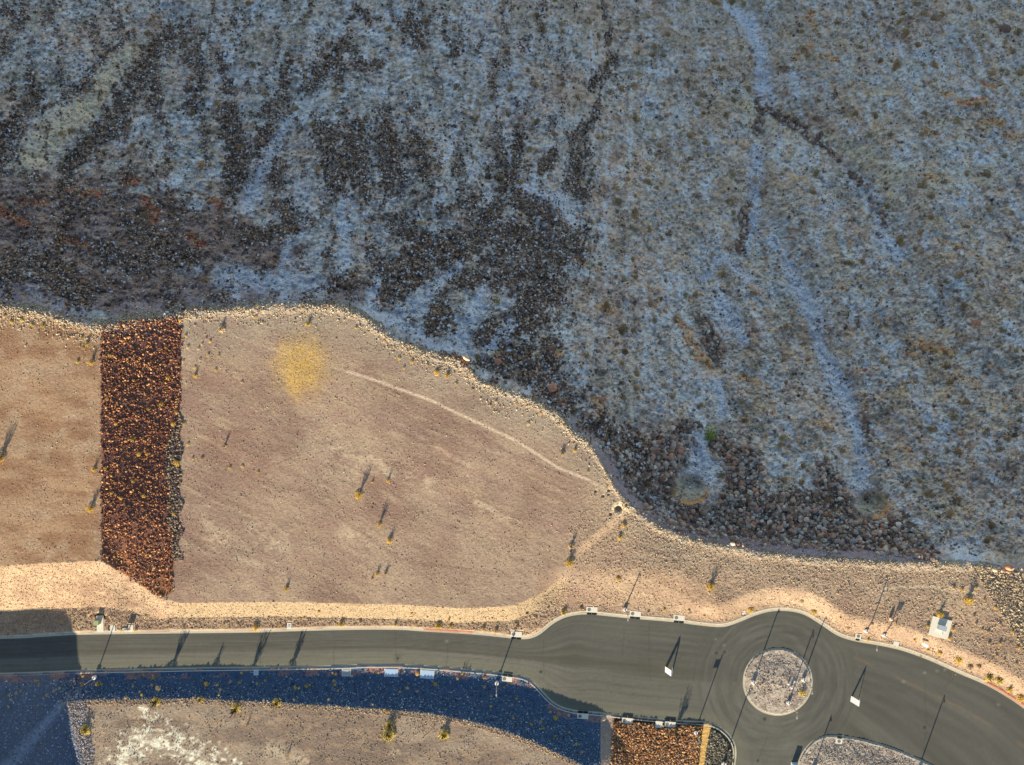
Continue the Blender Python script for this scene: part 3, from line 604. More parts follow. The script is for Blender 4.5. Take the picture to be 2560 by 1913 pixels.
# ------------------------------------------------------------------ hill out of frame that throws the big shadow over the left end of the road
prf = [(-5000, 15.9), (-75, 15.9), (-30, 15.6), (0, 14.8), (22, 13.6), (40, 12.3), (78, 10.0), (110, 7.6), (168, 5.5), (215, 3.0), (260, 0.0)]
hx = sorted(set([p[0] for p in prf] + list(np.arange(-600, 260, 14.0)) + [-3000, -1500]))
hv, hf = [], []
rows = [(2035, 0.0), (2046, 0.5), (2056, 0.97), (2064, 1.0), (2300, 1.0), (3200, 1.1)]
for mv, fr in rows:
    for x in hx:
        h = float(np.interp(x, [p[0] for p in prf], [p[1] for p in prf])) * fr
        if fr > 0.9: h += 0.08 * math.sin(x * 0.07 + mv) * (h > 0.5)
        hv.append(((x - CU) / 11.0, (CV - mv) / 11.0 + 0.0, max(h, -0.2)))
nx = len(hx)
for r in range(len(rows) - 1):
    for i in range(nx - 1): a = r * nx + i; hf.append((a, a + nx, a + nx + 1, a + 1))
hm = np_mesh('hill', np.array(hv), np.array(hf), np.zeros((len(hv), 3)) + CL(150, 125, 105))
tag(link('hill', hm, M_ground), kind='structure')

# ------------------------------------------------------------------ rocks
ph_ = (1 + 5 ** 0.5) / 2
ICO = np.array([(-1, ph_, 0), (1, ph_, 0), (-1, -ph_, 0), (1, -ph_, 0), (0, -1, ph_), (0, 1, ph_), (0, -1, -ph_), (0, 1, -ph_), (ph_, 0, -1), (ph_, 0, 1), (-ph_, 0, -1), (-ph_, 0, 1)]); ICO /= np.linalg.norm(ICO[0])
ICF = np.array([(0, 11, 5), (0, 5, 1), (0, 1, 7), (0, 7, 10), (0, 10, 11), (1, 5, 9), (5, 11, 4), (11, 10, 2), (10, 7, 6), (7, 1, 8), (3, 9, 4), (3, 4, 2), (3, 2, 6), (3, 6, 8), (3, 8, 9), (4, 9, 5), (2, 4, 11), (6, 2, 10), (8, 6, 7), (9, 8, 1)])
OCT = np.array([(1, 0, 0), (-1, 0, 0), (0, 1, 0), (0, -1, 0), (0, 0, 1), (0, 0, -1.0)]); OCF = np.array([(0, 2, 4), (2, 1, 4), (1, 3, 4), (3, 0, 4), (2, 0, 5), (1, 2, 5), (3, 1, 5), (0, 3, 5)])
def rocks(name, u, v, r, cols, mat, low=False, sink=0.3, flat=0.7, jit=0.25, label=None, cat=None):
    keep = np.ones(len(u), bool)
    for su, sv, sw, sh in SLABS + [(2350, 1569, 52, 52)]: keep &= ~((np.abs(u - su) < sw / 2 + 1.5) & (np.abs(v - sv) < sh / 2 + 1.5))
    for fu_, fv_ in FEET: keep &= np.hypot(u - fu_, v - fv_) > 6
    u, v, r, cols = u[keep], v[keep], r[keep], np.asarray(cols)[keep]
    n = len(u); B, BF = (OCT, OCF) if low else (ICO, ICF)
    x, y, z = ground(u, v)
    sc_ = np.stack([r * rng.uniform(0.75, 1.3, n), r * rng.uniform(0.7, 1.1, n), r * rng.uniform(flat * 0.7, flat * 1.3, n)], -1)
    P = B[None] * sc_[:, None, :] * (1 + jit * rng.uniform(-1, 1, (n, len(B), 1)))
    a = rng.uniform(0, 2 * PI, n); b = rng.uniform(-0.5, 0.5, n)
    P = np.stack([P[..., 0] * np.cos(b)[:, None] - P[..., 2] * np.sin(b)[:, None], P[..., 1], P[..., 0] * np.sin(b)[:, None] + P[..., 2] * np.cos(b)[:, None]], -1)
    P = np.stack([P[..., 0] * np.cos(a)[:, None] - P[..., 1] * np.sin(a)[:, None], P[..., 0] * np.sin(a)[:, None] + P[..., 1] * np.cos(a)[:, None], P[..., 2]], -1)
    P += np.stack([x, y, z + r * flat * (1 - 2 * sink)], -1)[:, None, :]
    Fc = BF[None] + (np.arange(n) * len(B))[:, None, None]
    Cc = np.repeat(np.asarray(cols)[:, None, :], len(B), 1)
    me = np_mesh(name, P.reshape(-1, 3), Fc.reshape(-1, 3), np.clip(Cc, 0.005, 0.9).reshape(-1, 3))
    return tag(link(name, me, mat), label, cat, kind='stuff')
def pick(pal, n, var=0.3):
    pal = np.array(pal); c = pal[rng.integers(0, len(pal), n)]
    return c * rng.uniform(1 - var, 1 + var, (n, 1))
def scatter(n, box, dens, oversample=6):
    """rejection sample in pixel space"""
    us, vs = [], []; got = 0
    for _ in range(40):
        u = rng.uniform(box[0], box[2], n * 2); v = rng.uniform(box[1], box[3], n * 2)
        k = rng.random(n * 2) < dens(u, v); us.append(u[k]); vs.append(v[k]); got += k.sum()
        if got >= n: break
    return np.concatenate(us)[:n], np.concatenate(vs)[:n]
edge_v = lambda u: np.interp(u, EDGE[:, 0], EDGE[:, 1])
def pxr(u, v, px):     # radius in metres of something px pixels across there
    _, _, z = ground(u, v); return px / 2 * (H0 - z) / FP
# hillside talus
def d_tal(u, v): return hill_masks(u, v)[0] * (v < edge_v(u) - 3)
u, v = scatter(52000, (-30, -30, 2590, 1440), d_tal)
px = rng.gamma(3.0, 0.9, len(u)) + 2.0; px = np.clip(px, 2, 8) * np.interp(v, [0, 700, 1100], [0.85, 1.0, 1.15])
rocks('talus_rock', u, v, pxr(u, v, px), pick([CS(56, 50, 46), CS(78, 68, 62), CS(42, 38, 36), CS(100, 88, 80), CS(66, 50, 43), CS(112, 100, 90), CS(88, 74, 60), CS(150, 150, 150), CS(56, 50, 46), CS(78, 68, 62)], len(u), 0.35), M_rock, label='dark broken rock lying in streaks down the shaded hillside', cat='rocks')
def d_rip(u, v): return hill_masks(u, v)[1] * (np.hypot(u - 1726, (v - 1218) * 1.1) > 52) * (np.hypot(u - 2176, (v - 1256) * 1.1) > 52) * ((v < edge_v(u) - 6) | (u > 2470))
u, v = scatter(4200, (1380, 200, 2600, 1640), lambda u, v: d_rip(u, v) * (v < 1420))
px = np.clip(rng.gamma(3.2, 1.7, len(u)) + 3.0, 4, 16)
u2, v2 = scatter(7000, (1380, 200, 2600, 1420), d_rip)
u = np.r_[u, u2]; v = np.r_[v, v2]; px = np.r_[px, rng.uniform(1.8, 4.5, len(u2))]
rocks('riprap_rock', u, v, pxr(u, v, px), pick([CS(88, 78, 74), CS(112, 102, 96), CS(66, 60, 58), CS(98, 80, 72), CS(98, 102, 106), CS(76, 68, 62), CS(124, 120, 118)], len(u), 0.3), M_rock, jit=0.14, flat=0.8, label='brown and grey riprap stones packed round the scour basins', cat='rocks')
# pale scatter over hillside
u, v = scatter(42000, (-30, -30, 2590, 1425), lambda u, v: (v < edge_v(u) - 2) * (0.12 + 0.88 * ss(0.42, 0.62, fbm(u / 30, v / 22, 3, seed=101))))
px = np.clip(rng.gamma(2.2, 0.8, len(u)) + 1.2, 1.2, 6)
rocks('hillside_stone', u, v, pxr(u, v, px), pick([CS(134, 142, 148), CS(170, 174, 178), CS(96, 92, 88), CS(60, 58, 56), CS(130, 106, 90), CS(112, 118, 122), CS(64, 58, 54), CS(180, 184, 188)], len(u), 0.3), M_rock, low=True, label='small pale stones strewn over the shaded hillside', cat='stones')
# stones of pale fans
u, v = scatter(9000, (500, 250, 2300, 1300), lambda u, v: np.clip(hill_masks(u, v)[2] * 0.6 + hill_masks(u, v)[3], 0, 1) * (v < edge_v(u) - 2))
rocks('wash_pebble', u, v, pxr(u, v, np.clip(rng.gamma(2, 0.7, len(u)) + 1.3, 1.3, 5)), pick([CS(170, 184, 200), CS(130, 140, 156), CS(100, 104, 118), CS(200, 206, 214)], len(u), 0.25), M_rock, low=True, label='pale washed pebbles in the gully beds and debris fans', cat='pebbles')
u, v = scatter(2600, (-20, 0, 2580, 1160), lambda u, v: (strokes(REDS, u + 20 * (fbm(u / 14, v / 14, 3, seed=126) - .5), v, 0.8) > 0.45) * ss(0.42, 0.6, fbm(u / 12, v / 5, 3, 0.6, seed=127)) * (v < edge_v(u) - 8))
cR = pick([CS(150, 106, 82), CS(122, 84, 66), CS(166, 124, 98), CS(96, 68, 56)], len(u), 0.2); cR[u < 700] *= 0.62
rocks('outcrop_rubble', u, v, pxr(u, v, np.clip(rng.gamma(3.0, 1.1, len(u)) + 2, 2.4, 9)), cR, M_rock, flat=0.55, label='rust coloured rock outcrops breaking through the shaded hillside', cat='outcrop')
# crest rim
def d_rim(u, v):
    t = v - edge_v(u); w = np.where(u < 250, 40, np.where(u < 1000, 26, np.where(u < 1500, 32, 30)))
    return np.exp(-np.clip(t, 0, 999) / (w * 0.45)) * (t > np.where(u < 1000, -16, -8)) * (t < w * 2.4) * (0.35 + 0.65 * (fbm(u / 40, v / 40, 2, seed=102) > 0.42))
u, v = scatter(18000, (-30, 750, 2500, 1500), d_rim)
rocks('crest_stone', u, v, pxr(u, v, np.clip(rng.gamma(2.4, 0.7, len(u)) + 1.2, 1.3, 5.5) * np.interp(u, [1400, 1600], [1, 0.75])), pick([CL(206, 190, 166), CL(182, 166, 148), CL(222, 202, 172), CL(156, 136, 118), CL(196, 160, 120)], len(u), 0.2), M_rock, low=True, sink=0.2, label='pale stones heaped along the lit crest of the slope', cat='stones')
# channel riprap
CHN = np.array([(252, 808), (455, 788), (449, 1000), (445, 1060), (418, 1100), (410, 1180), (424, 1230), (416, 1300), (430, 1340), (430, 1488), (404, 1496), (330, 1450), (254, 1402)], float)
u, v = scatter(16000, (240, 785, 465, 1500), lambda u, v: inside(CHN, u + 26 * (fbm(u / 7, v / 7, 3, seed=107) - .5), v) * (0.12 + 0.88 * ss(0.36, 0.58, fbm(u / 16, v / 9, 4, 0.6, seed=103))))
rocks('channel_riprap', u, v, pxr(u, v, np.clip(rng.gamma(2.2, 0.75, len(u)) + 1.2, 1.4, 6.5)), pick([CL(138, 90, 68), CL(110, 72, 60), CL(178, 122, 86), CL(96, 64, 60), CL(216, 156, 106), CL(90, 72, 78), CL(112, 74, 58)], len(u), 0.25) * np.interp(v, [800, 1250, 1480], [1.3, 1.15, 1.5])[:, None], M_rock, flat=0.9, label='rust brown riprap covering the slope between the two earth pads', cat='rocks')
u, v = scatter(1500, (400, 1030, 462, 1400), lambda u, v: (~inside(CHN, u, v)) * (u > 400) * (u < 452 + 6 * np.sin(v / 11)) * 0.9)
rocks('channel_edge_stone', u, v, pxr(u, v, np.clip(rng.gamma(3, 0.9, len(u)) + 1.5, 2, 6)), pick([CL(130, 116, 106), CL(170, 146, 120), CL(104, 84, 76), CL(84, 70, 70)], len(u), 0.25), M_rock, label='grey and tan stones along the right side of the rust riprap slope', cat='stones')
# bottom brown bed and grey bed, sunlit apron right corner
BED = np.array([(1536, 1802), (1660, 1812), (1755, 1815), (1738, 1960), (1520, 1960)], float)
u, v = scatter(8500, (1515, 1800, 1760, 1950), lambda u, v: inside(BED, u, v) * 1.0)
rocks('brown_riprap', u, v, pxr(u, v, np.clip(rng.gamma(4, 0.8, len(u)) + 2, 2.4, 7)), pick([CL(150, 102, 68), CL(120, 80, 54), CL(182, 132, 90), CL(96, 68, 50), CL(208, 164, 116), CL(130, 110, 100)], len(u), 0.25), M_rock, flat=0.9, label='rust brown riprap bed behind the southern kerb', cat='rocks')
GB = np.array([(1777, 1822), (1800, 1835), (1820, 1858), (1828, 1884), (1824, 1960), (1756, 1960), (1764, 1890)], float)
u, v = scatter(2600, (1750, 1815, 1832, 1950), lambda u, v: inside(GB, u, v) * 1.0)
rocks('grey_riprap', u, v, pxr(u, v, np.clip(rng.gamma(4, 0.7, len(u)) + 1.5, 2, 6)), pick([CL(120, 112, 98), CL(86, 80, 70), CL(150, 140, 122), CL(66, 60, 56)], len(u), 0.2), M_rock, label='grey riprap bed inside the curve of the kerb', cat='rocks')
u, v = scatter(3000, (2380, 1380, 2600, 1640), lambda u, v: ((u - 2440) * 0.84 - (v - 1410) * 0.53 > -14) * (v > edge_v(u) + 4))
rocks('apron_rock', u, v, pxr(u, v, np.clip(rng.gamma(2.6, 0.8, len(u)) + 1.4, 1.5, 6.5)), pick([CL(190, 166, 136), CL(160, 140, 120), CL(136, 118, 104), CL(206, 184, 150), CL(120, 108, 100)], len(u), 0.2), M_rock, label='sunlit rocks on the bank at the right edge', cat='rocks')
# verge south of the road (shaded band) and rims of the plateau
def d_band(u, v):
    vs = np.interp(u, SOUTH[:, 0], SOUTH[:, 1]); vq = np.interp(u, PLAT[:16, 0], PLAT[:16, 1])
    return (v > vs + 11) * (v < vq + 14) * (0.3 + 0.7 * ss(0.2, 0.8, (v - vs) / np.maximum(vq - vs, 5))) * (u < 1500)
u, v = scatter(15000, (150, 1675, 1500, 1940), d_band)
c_ = pick([CS(50, 68, 92), CS(40, 55, 76), CS(62, 78, 96), CS(28, 36, 46), CS(88, 102, 118), CS(40, 54, 70)], len(u), 0.3)  # bank stones carry the blue shade in their own colour
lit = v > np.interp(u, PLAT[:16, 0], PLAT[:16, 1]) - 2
c_[lit] = pick([CL(188, 160, 136), CL(150, 130, 118), CL(206, 184, 158)], int(lit.sum()), 0.2)  # same rock on the sunlit rim, painted paler
rocks('bank_rock', u, v, pxr(u, v, np.clip(rng.gamma(2.4, 0.65, len(u)) + 1.2, 1.3, 4.6)), c_, M_rock, low=True, label='crushed rock with blue shade in its colour on the bank below the raised plateau', cat='rocks')
u, v = scatter(3500, (-20, 1700, 235, 1940), lambda u, v: (0.25 + 0.75 * (np.abs(u - np.interp(v, [1750, 1913], [180, 222])) < 24)))
rocks('hollow_stone', u, v, pxr(u, v, np.clip(rng.gamma(2.5, 0.7, len(u)) + 1.5, 1.6, 5)), pick([CS(80, 88, 106), CS(58, 64, 80), CS(104, 112, 128), CL(150, 132, 120)], len(u), 0.25), M_rock, low=True, label='stones in the shaded hollow at the lower left', cat='stones')
# verge gravel north of the road, right flat
def d_verge(u, v):
    vn = np.interp(u, NORTH[:, 0], NORTH[:, 1]); vp = np.interp(u, PADS[:, 0], PADS[:, 1])
    a = (v < vn - 10) * (v > vp) * (u < 1420) * 0.9
    b = (u >= 1420) * (v < vn - 10) * (v > edge_v(u) + 20) * (0.35 + 0.5 * ss(0.45, 0.6, fbm(u / 26, v / 20, 3, seed=104)))
    return np.clip(a + b, 0, 1)
u, v = scatter(26000, (-20, 1280, 2590, 1790), d_verge)
rocks('verge_gravel', u, v, pxr(u, v, np.clip(rng.gamma(2.0, 0.55, len(u)) + 1.0, 1.0, 4.2)), pick([CL(196, 166, 136), CL(168, 140, 118), CL(214, 188, 154), CL(140, 112, 96), CL(180, 162, 146)], len(u), 0.2), M_rock, low=True, label='coarse tan gravel on the verge north of the road', cat='gravel')
# sparse on pads
u, v = scatter(11000, (-20, 780, 1560, 1500), lambda u, v: (v > edge_v(u) + 10) * 0.6 * (1 - inside(CHN, u, v)) * (0.3 + 0.7 * ss(0.5, 0.65, fbm(u / 40, v / 26, 3, seed=105))))
rocks('pad_pebble', u, v, pxr(u, v, np.clip(rng.gamma(1.8, 0.5, len(u)) + 1.0, 1.0, 3.6)), pick([CL(176, 150, 128), CL(140, 114, 98), CL(200, 178, 152)], len(u), 0.2), M_rock, low=True, label='small pebbles on the graded earth pads', cat='pebbles')
u, v = scatter(5200, (200, 1740, 1480, 1940), lambda u, v: inside(PLAT, u, v) * (0.2 + 0.8 * ss(0.45, 0.6, fbm(u / 40, v / 26, 3, seed=106))))
rocks('plateau_pebble', u, v, pxr(u, v, np.clip(rng.gamma(1.8, 0.55, len(u)) + 1.0, 1.0, 4)), pick([CL(170, 150, 134), CL(120, 104, 96), CL(196, 176, 154)], len(u), 0.2), M_rock, low=True, label='pebbles on the raised plateau south of the road', cat='pebbles')
th = rng.uniform(0, 2 * PI, 1300); rr = 71 * np.sqrt(rng.random(1300)); u = ISLC[0] + rr * np.cos(th); v = ISLC[1] + rr * np.sin(th) * .97; kk_ = (fbm(u / 22, v / 16, 3, seed=108) > 0.52) | (rng.random(1300) < 0.3); u, v = u[kk_], v[kk_]
rocks('island_gravel', u, v, pxr(u, v, np.clip(rng.gamma(2.0, 0.6, len(u)) + 1.0, 1.1, 5.5)), pick([CL(176, 160, 146), CL(146, 130, 120), CL(200, 184, 164), CL(110, 100, 96)], len(u), 0.2), M_rock, low=True, label='grey gravel and rubble filling the round traffic island', cat='gravel')
u, v = scatter(2400, (1995, 1845, 2330, 1950), lambda u, v: inside(MEDP, u, v) * (pdist(MEDIAN, u, v) > 11))
rocks('median_gravel', u, v, pxr(u, v, np.clip(rng.gamma(2.0, 0.55, len(u)) + 1.0, 1.1, 4)), pick([CL(176, 160, 148), CL(126, 114, 110), CL(200, 186, 170)], len(u), 0.2), M_rock, low=True, label='grey gravel inside the kerbed median at the bottom right', cat='gravel')

# individual boulders
def boulder_mesh(seed, flat=0.8):
    r = np.random.default_rng(seed)
    import bmesh
    bm = bmesh.new(); bmesh.ops.create_icosphere(bm, subdivisions=2, radius=1.0)
    off = r.uniform(-3, 3, 3); ax = r.normal(size=(7, 3)); ax /= np.linalg.norm(ax, axis=1)[:, None]; dd = r.uniform(0.62, 0.95, 7)
    for q in bm.verts:
        p = np.array(q.co)
        for a, d in zip(ax, dd):
            s_ = p @ a
            if s_ > d: p = p - a * (s_ - d) * 0.85
        p *= 1 + 0.05 * math.sin(5 * p[0] + off[0]) * math.cos(4 * p[1] + off[1])
        q.co = (p[0] * 1.1, p[1] * 0.9, p[2] * flat)
    me = bpy.data.meshes.new('boulder'); bm.to_mesh(me); bm.free(); return me
BM = [boulder_mesh(i) for i in range(6)]
def bmat(name, c): return mat_plain(name, c, 0.92, 0.22, 1.8, rnd=0.15)
MBR = {'brown': bmat('brown_boulder', CS(98, 86, 80)), 'grey': bmat('grey_boulder', CS(98, 100, 104)), 'tan': bmat('tan_boulder', CS(122, 112, 102)), 'rust': bmat('rust_boulder', CS(112, 84, 72)),
    'white': bmat('pale_boulder', CS(190, 196, 202)), 'ochre': bmat('ochre_boulder', (0.50, 0.40, 0.30)), 'dark': bmat('dark_boulder', CS(72, 60, 56))}
BMM = {}
for k, m in MBR.items():
    for i in range(6):
        me = BM[i].copy(); me.materials.append(m); BMM[k, i] = me
def boulder(u, v, px, kind, label, group=None, sx=1.0, flat=1.0, rz=None, name='boulder', sink=0.25):
    x, y, z = [float(t) for t in ground(u, v)]; r = px / 2 * (H0 - z) / FP
    o = bpy.data.objects.new(name, BMM[kind, random.randrange(6)]); COL.objects.link(o)
    o.location = (x, y, z + r * 0.8 * flat * (1 - 2 * sink)); o.scale = (r * sx, r, r * flat); o.rotation_euler = (random.uniform(-.2, .2), random.uniform(-.2, .2), random.uniform(0, 6.28) if rz is None else rz)
    return tag(o, label, 'boulder', group)
special = [(1904, 261, 15, 'white', 'large white boulder in the gully where two washes meet'), (1908, 179, 9, 'white', 'white boulder in the narrow wash above the junction of gullies'),
    (1887, 450, 21, 'ochre', 'large tan boulder lying in the pale wash'), (2509, 76, 26, 'dark', 'big dark brown boulder at the top right of the hillside'), (2182, 1201, 28, 'ochre', 'biggest pale tan boulder above the right scour basin'),
    (2439, 807, 18, 'rust', 'rust coloured boulder on the right hillside below a grassy ledge'), (2188, 1009, 7, 'white', 'small round white boulder right of the pale wash'), (1478, 109, 10, 'white', 'white boulder beside the dark rock streak at the top'),
    (1102, 219, 7, 'white', 'small white boulder alone on the upper middle hillside'), (477, 236, 7, 'white', 'small white boulder between dark rock streaks at the upper left'), (1770, 1287, 10, 'white', 'pale blue boulder among brown riprap below the left basin'),
    (2112, 1302, 10, 'white', 'pale boulder left of the right scour basin'), (19, 681, 9, 'white', 'pale boulder among dark rock at the left edge'), (1204, 818, 9, 'white', 'pale boulder at the foot of a debris fan'),
    (2248, 1312, 13, 'tan', 'yellowish boulder just below the right scour basin'), (1245, 905, 20, 'rust', 'rust brown boulder beside the dark rock above the pad edge'), (1378, 872, 22, 'dark', 'dark rust boulder near the blue grey slope right of the crest'),
    (1380, 970, 26, 'rust', 'large square rust boulder just above the crest'), (1503, 1000, 16, 'rust', 'rust boulder on the slope above the purple scree'), (1068, 1543, 7, 'tan', 'small pale round boulder on the verge beside the red painted kerb'),
    (2182, 1280, 8, 'white', 'small pale boulder under the right scour basin'), (2485, 1424, 13, 'tan', 'sunlit tan boulder at the crest near the right edge'), (2504, 1427, 9, 'tan', 'small sunlit boulder between two larger ones at the right crest'),
    (2521, 1418, 20, 'rust', 'largest sunlit rust boulder at the right crest'), (1408, 1013, 14, 'rust', 'long rust boulder catching the sun at the crest'), (1546, 1161, 13, 'tan', 'yellow lit boulder beyond the crest above the riprap'),
    (1500, 1003, 10, 'dark', 'dark boulder touching a rust boulder above the crest')]
for u_, v_, p_, k_, l_ in special: boulder(u_, v_, p_, k_, l_)
b = boulder(1167, 896, 13, 'tan', 'long bright slab of rock standing up into the sun at the crest', sx=1.5, rz=-0.55, flat=1.6, sink=-0.4)
boulder(2225, 1546, 9, 'tan', 'pointed pale boulder with a long shadow between two lamp posts', flat=1.7, sink=0.1)
boulder(1508, 1797, 12, 'tan', 'long pale boulder in a lit patch behind the southern kerb', sx=1.4, rz=0.6)
# rip-rap boulders: the largest stones of the aprons, by zone
zones = [('round brown boulder packed left of the left scour basin', (1630, 1070, 1710, 1200), 60, (9, 18)), ('round brown boulder packed right of the left scour basin', (1785, 1100, 1920, 1260), 60, (8, 15)),
    ('round boulder in the belt of riprap between the two basins', (1840, 1265, 2090, 1370), 60, (9, 15)), ('brown boulder in the riprap below the right scour basin', (2090, 1290, 2330, 1385), 60, (9, 15)), ('brown boulder in the riprap below the left scour basin', (1640, 1250, 1840, 1340), 45, (7, 12))]
for l_, bx, n_, pr in zones:
    u, v = scatter(n_, bx, lambda u, v: d_rip(u, v) * (v < edge_v(u) - 14))
    for a_, b_ in zip(u, v): boulder(a_, b_, random.uniform(*pr), random.choice(['brown', 'brown', 'grey', 'rust', 'tan', 'dark', 'grey']), l_, l_.replace('boulder', 'boulders').replace('round ', '').replace('brown ', ''))

# ------------------------------------------------------------------ shrubs
def tuft_mesh(name, R, H, n, w, seed, up=0.25):
    """a loose dome of leaf-sized faces on radiating twigs"""
    r = np.random.default_rng(seed); vs = []; fs = []
    lob = r.uniform(0, 2 * PI, 5); lr = r.uniform(0.25, 0.55, 5)
    for i in range(n):
        if r.random() < 0.7:
            k = r.integers(5); a = r.uniform(0, 2 * PI); q = r.random() ** 0.5 * 0.5
            px_, py_ = math.cos(lob[k]) * lr[k] + math.cos(a) * q, math.sin(lob[k]) * lr[k] + math.sin(a) * q
        else:
            a = r.uniform(0, 2 * PI); q = r.random() ** 0.5; px_, py_ = math.cos(a) * q, math.sin(a) * q
        d = min(1.0, math.hypot(px_, py_)); zt = H * math.sqrt(max(0, 1 - d * d)) * r.uniform(0.55, 1.05) + 0.05
        c = np.array((px_ * R, py_ * R, zt)); nn = r.normal(size=3) * 0.6 + np.array((px_ * .6, py_ * .6, 1.0)); nn /= np.linalg.norm(nn)
        t = np.cross(nn, r.normal(size=3)); t /= np.linalg.norm(t); b = np.cross(nn, t); s1 = r.uniform(0.6, 1.4) * w * 2.6; s2 = s1 * r.uniform(0.3, 0.6)
        b_ = len(vs); vs += [c - t * s1, c - b * s2, c + t * s1, c + b * s2]; fs.append((b_, b_ + 1, b_ + 2, b_ + 3))
    for i in range(14):
        a = r.uniform(0, 2 * PI); q = r.uniform(.5, 1.0); tip = np.array((math.cos(a) * q * R, math.sin(a) * q * R, H * r.uniform(.3, .9))); sd = np.array((-math.sin(a), math.cos(a), 0)) * w * .5
        b_ = len(vs); vs += [-sd, sd, tip]; fs.append((b_, b_ + 1, b_ + 2))
    me = bpy.data.meshes.new(name); me.from_pydata([tuple(x) for x in vs], [], fs); me.update(); return me
def stems_mesh(name, R, H, n, w, seed):
    """tall sparse upright stems, each set with short side leaves"""
    r = np.random.default_rng(seed); vs = []; fs = []
    for i in range(n):
        a = r.uniform(0, 2 * PI); lean = r.uniform(0, 1) ** 0.7 * R; h = H * r.uniform(0.55, 1.0)
        p0 = np.array((r.normal() * .08 * R, r.normal() * .08 * R, 0)); p1 = np.array((math.cos(a) * lean * .45, math.sin(a) * lean * .45, h * .5)); p2 = np.array((math.cos(a) * lean, math.sin(a) * lean, h))
        for q0, q1, ww in ((p0, p1, w), (p1, p2, w * .7)):
            for sd in (np.array((1, 0, 0)), np.array((0, 1, 0))):
                b_ = len(vs); vs += [q0 - sd * ww, q0 + sd * ww, q1 + sd * ww * .7, q1 - sd * ww * .7]; fs.append((b_, b_ + 1, b_ + 2, b_ + 3))
        for k in range(9):
            t = r.uniform(0.3, 1); c = p1 + (p2 - p1) * (t * 2 - 1) if t > .5 else p0 + (p1 - p0) * t * 2
            d = r.normal(size=3) * .11 * R; d[2] = abs(d[2]) + .05; e = r.normal(size=3) * .035 * R
            b_ = len(vs); vs += [c - e, c + e, c + d]; fs.append((b_, b_ + 1, b_ + 2))
    me = bpy.data.meshes.new(name); me.from_pydata([tuple(x) for x in vs], [], fs); me.update(); return me
TUFTS = [tuft_mesh('foliage', 1, 0.8, 230, 0.05, s) for s in range(4)]
TALLS = [stems_mesh('stems', 1, 1, 24, 0.02, 20 + s) for s in range(4)]
CACHE = {}
def mm(me, mat):
    k = (me.name, mat.name)
    if k not in CACHE: c = me.copy(); c.materials.append(mat); CACHE[k] = c
    return CACHE[k]
def shrub(u, v, px, h, mat, label, group=None, tall=0, name='desert_shrub', cat='shrub'):
    x, y, z = [float(t) for t in ground(u, v)]; r = px * 1.15 / 2 * (H0 - z) / FP
    if tall:
        root = empty(name, (x, y, z - 0.03), random.uniform(0, 6.28), label=label, cat=cat, group=group)
        o = bpy.data.objects.new('foliage', mm(random.choice(TUFTS), mat)); o.scale = (r, r, h); COL.objects.link(o); o.parent = root
        s_ = bpy.data.objects.new('stems', mm(random.choice(TALLS), M_stem if mat is not M_yel else M_yolive)); rr = max(r * 0.85, tall * 0.36); s_.scale = (rr, rr, tall); COL.objects.link(s_); s_.parent = root
        return root
    o = bpy.data.objects.new(name, mm(random.choice(TUFTS), mat)); COL.objects.link(o)
    o.location = (x, y, z - 0.03); o.scale = (r, r, h); o.rotation_euler = (0, 0, random.uniform(0, 6.28))
    return tag(o, label, cat, group)
Yl, Tn, Ol, Br, Gr, Yo = M_yel, M_tan, M_olive, M_brown, M_green2, M_yolive
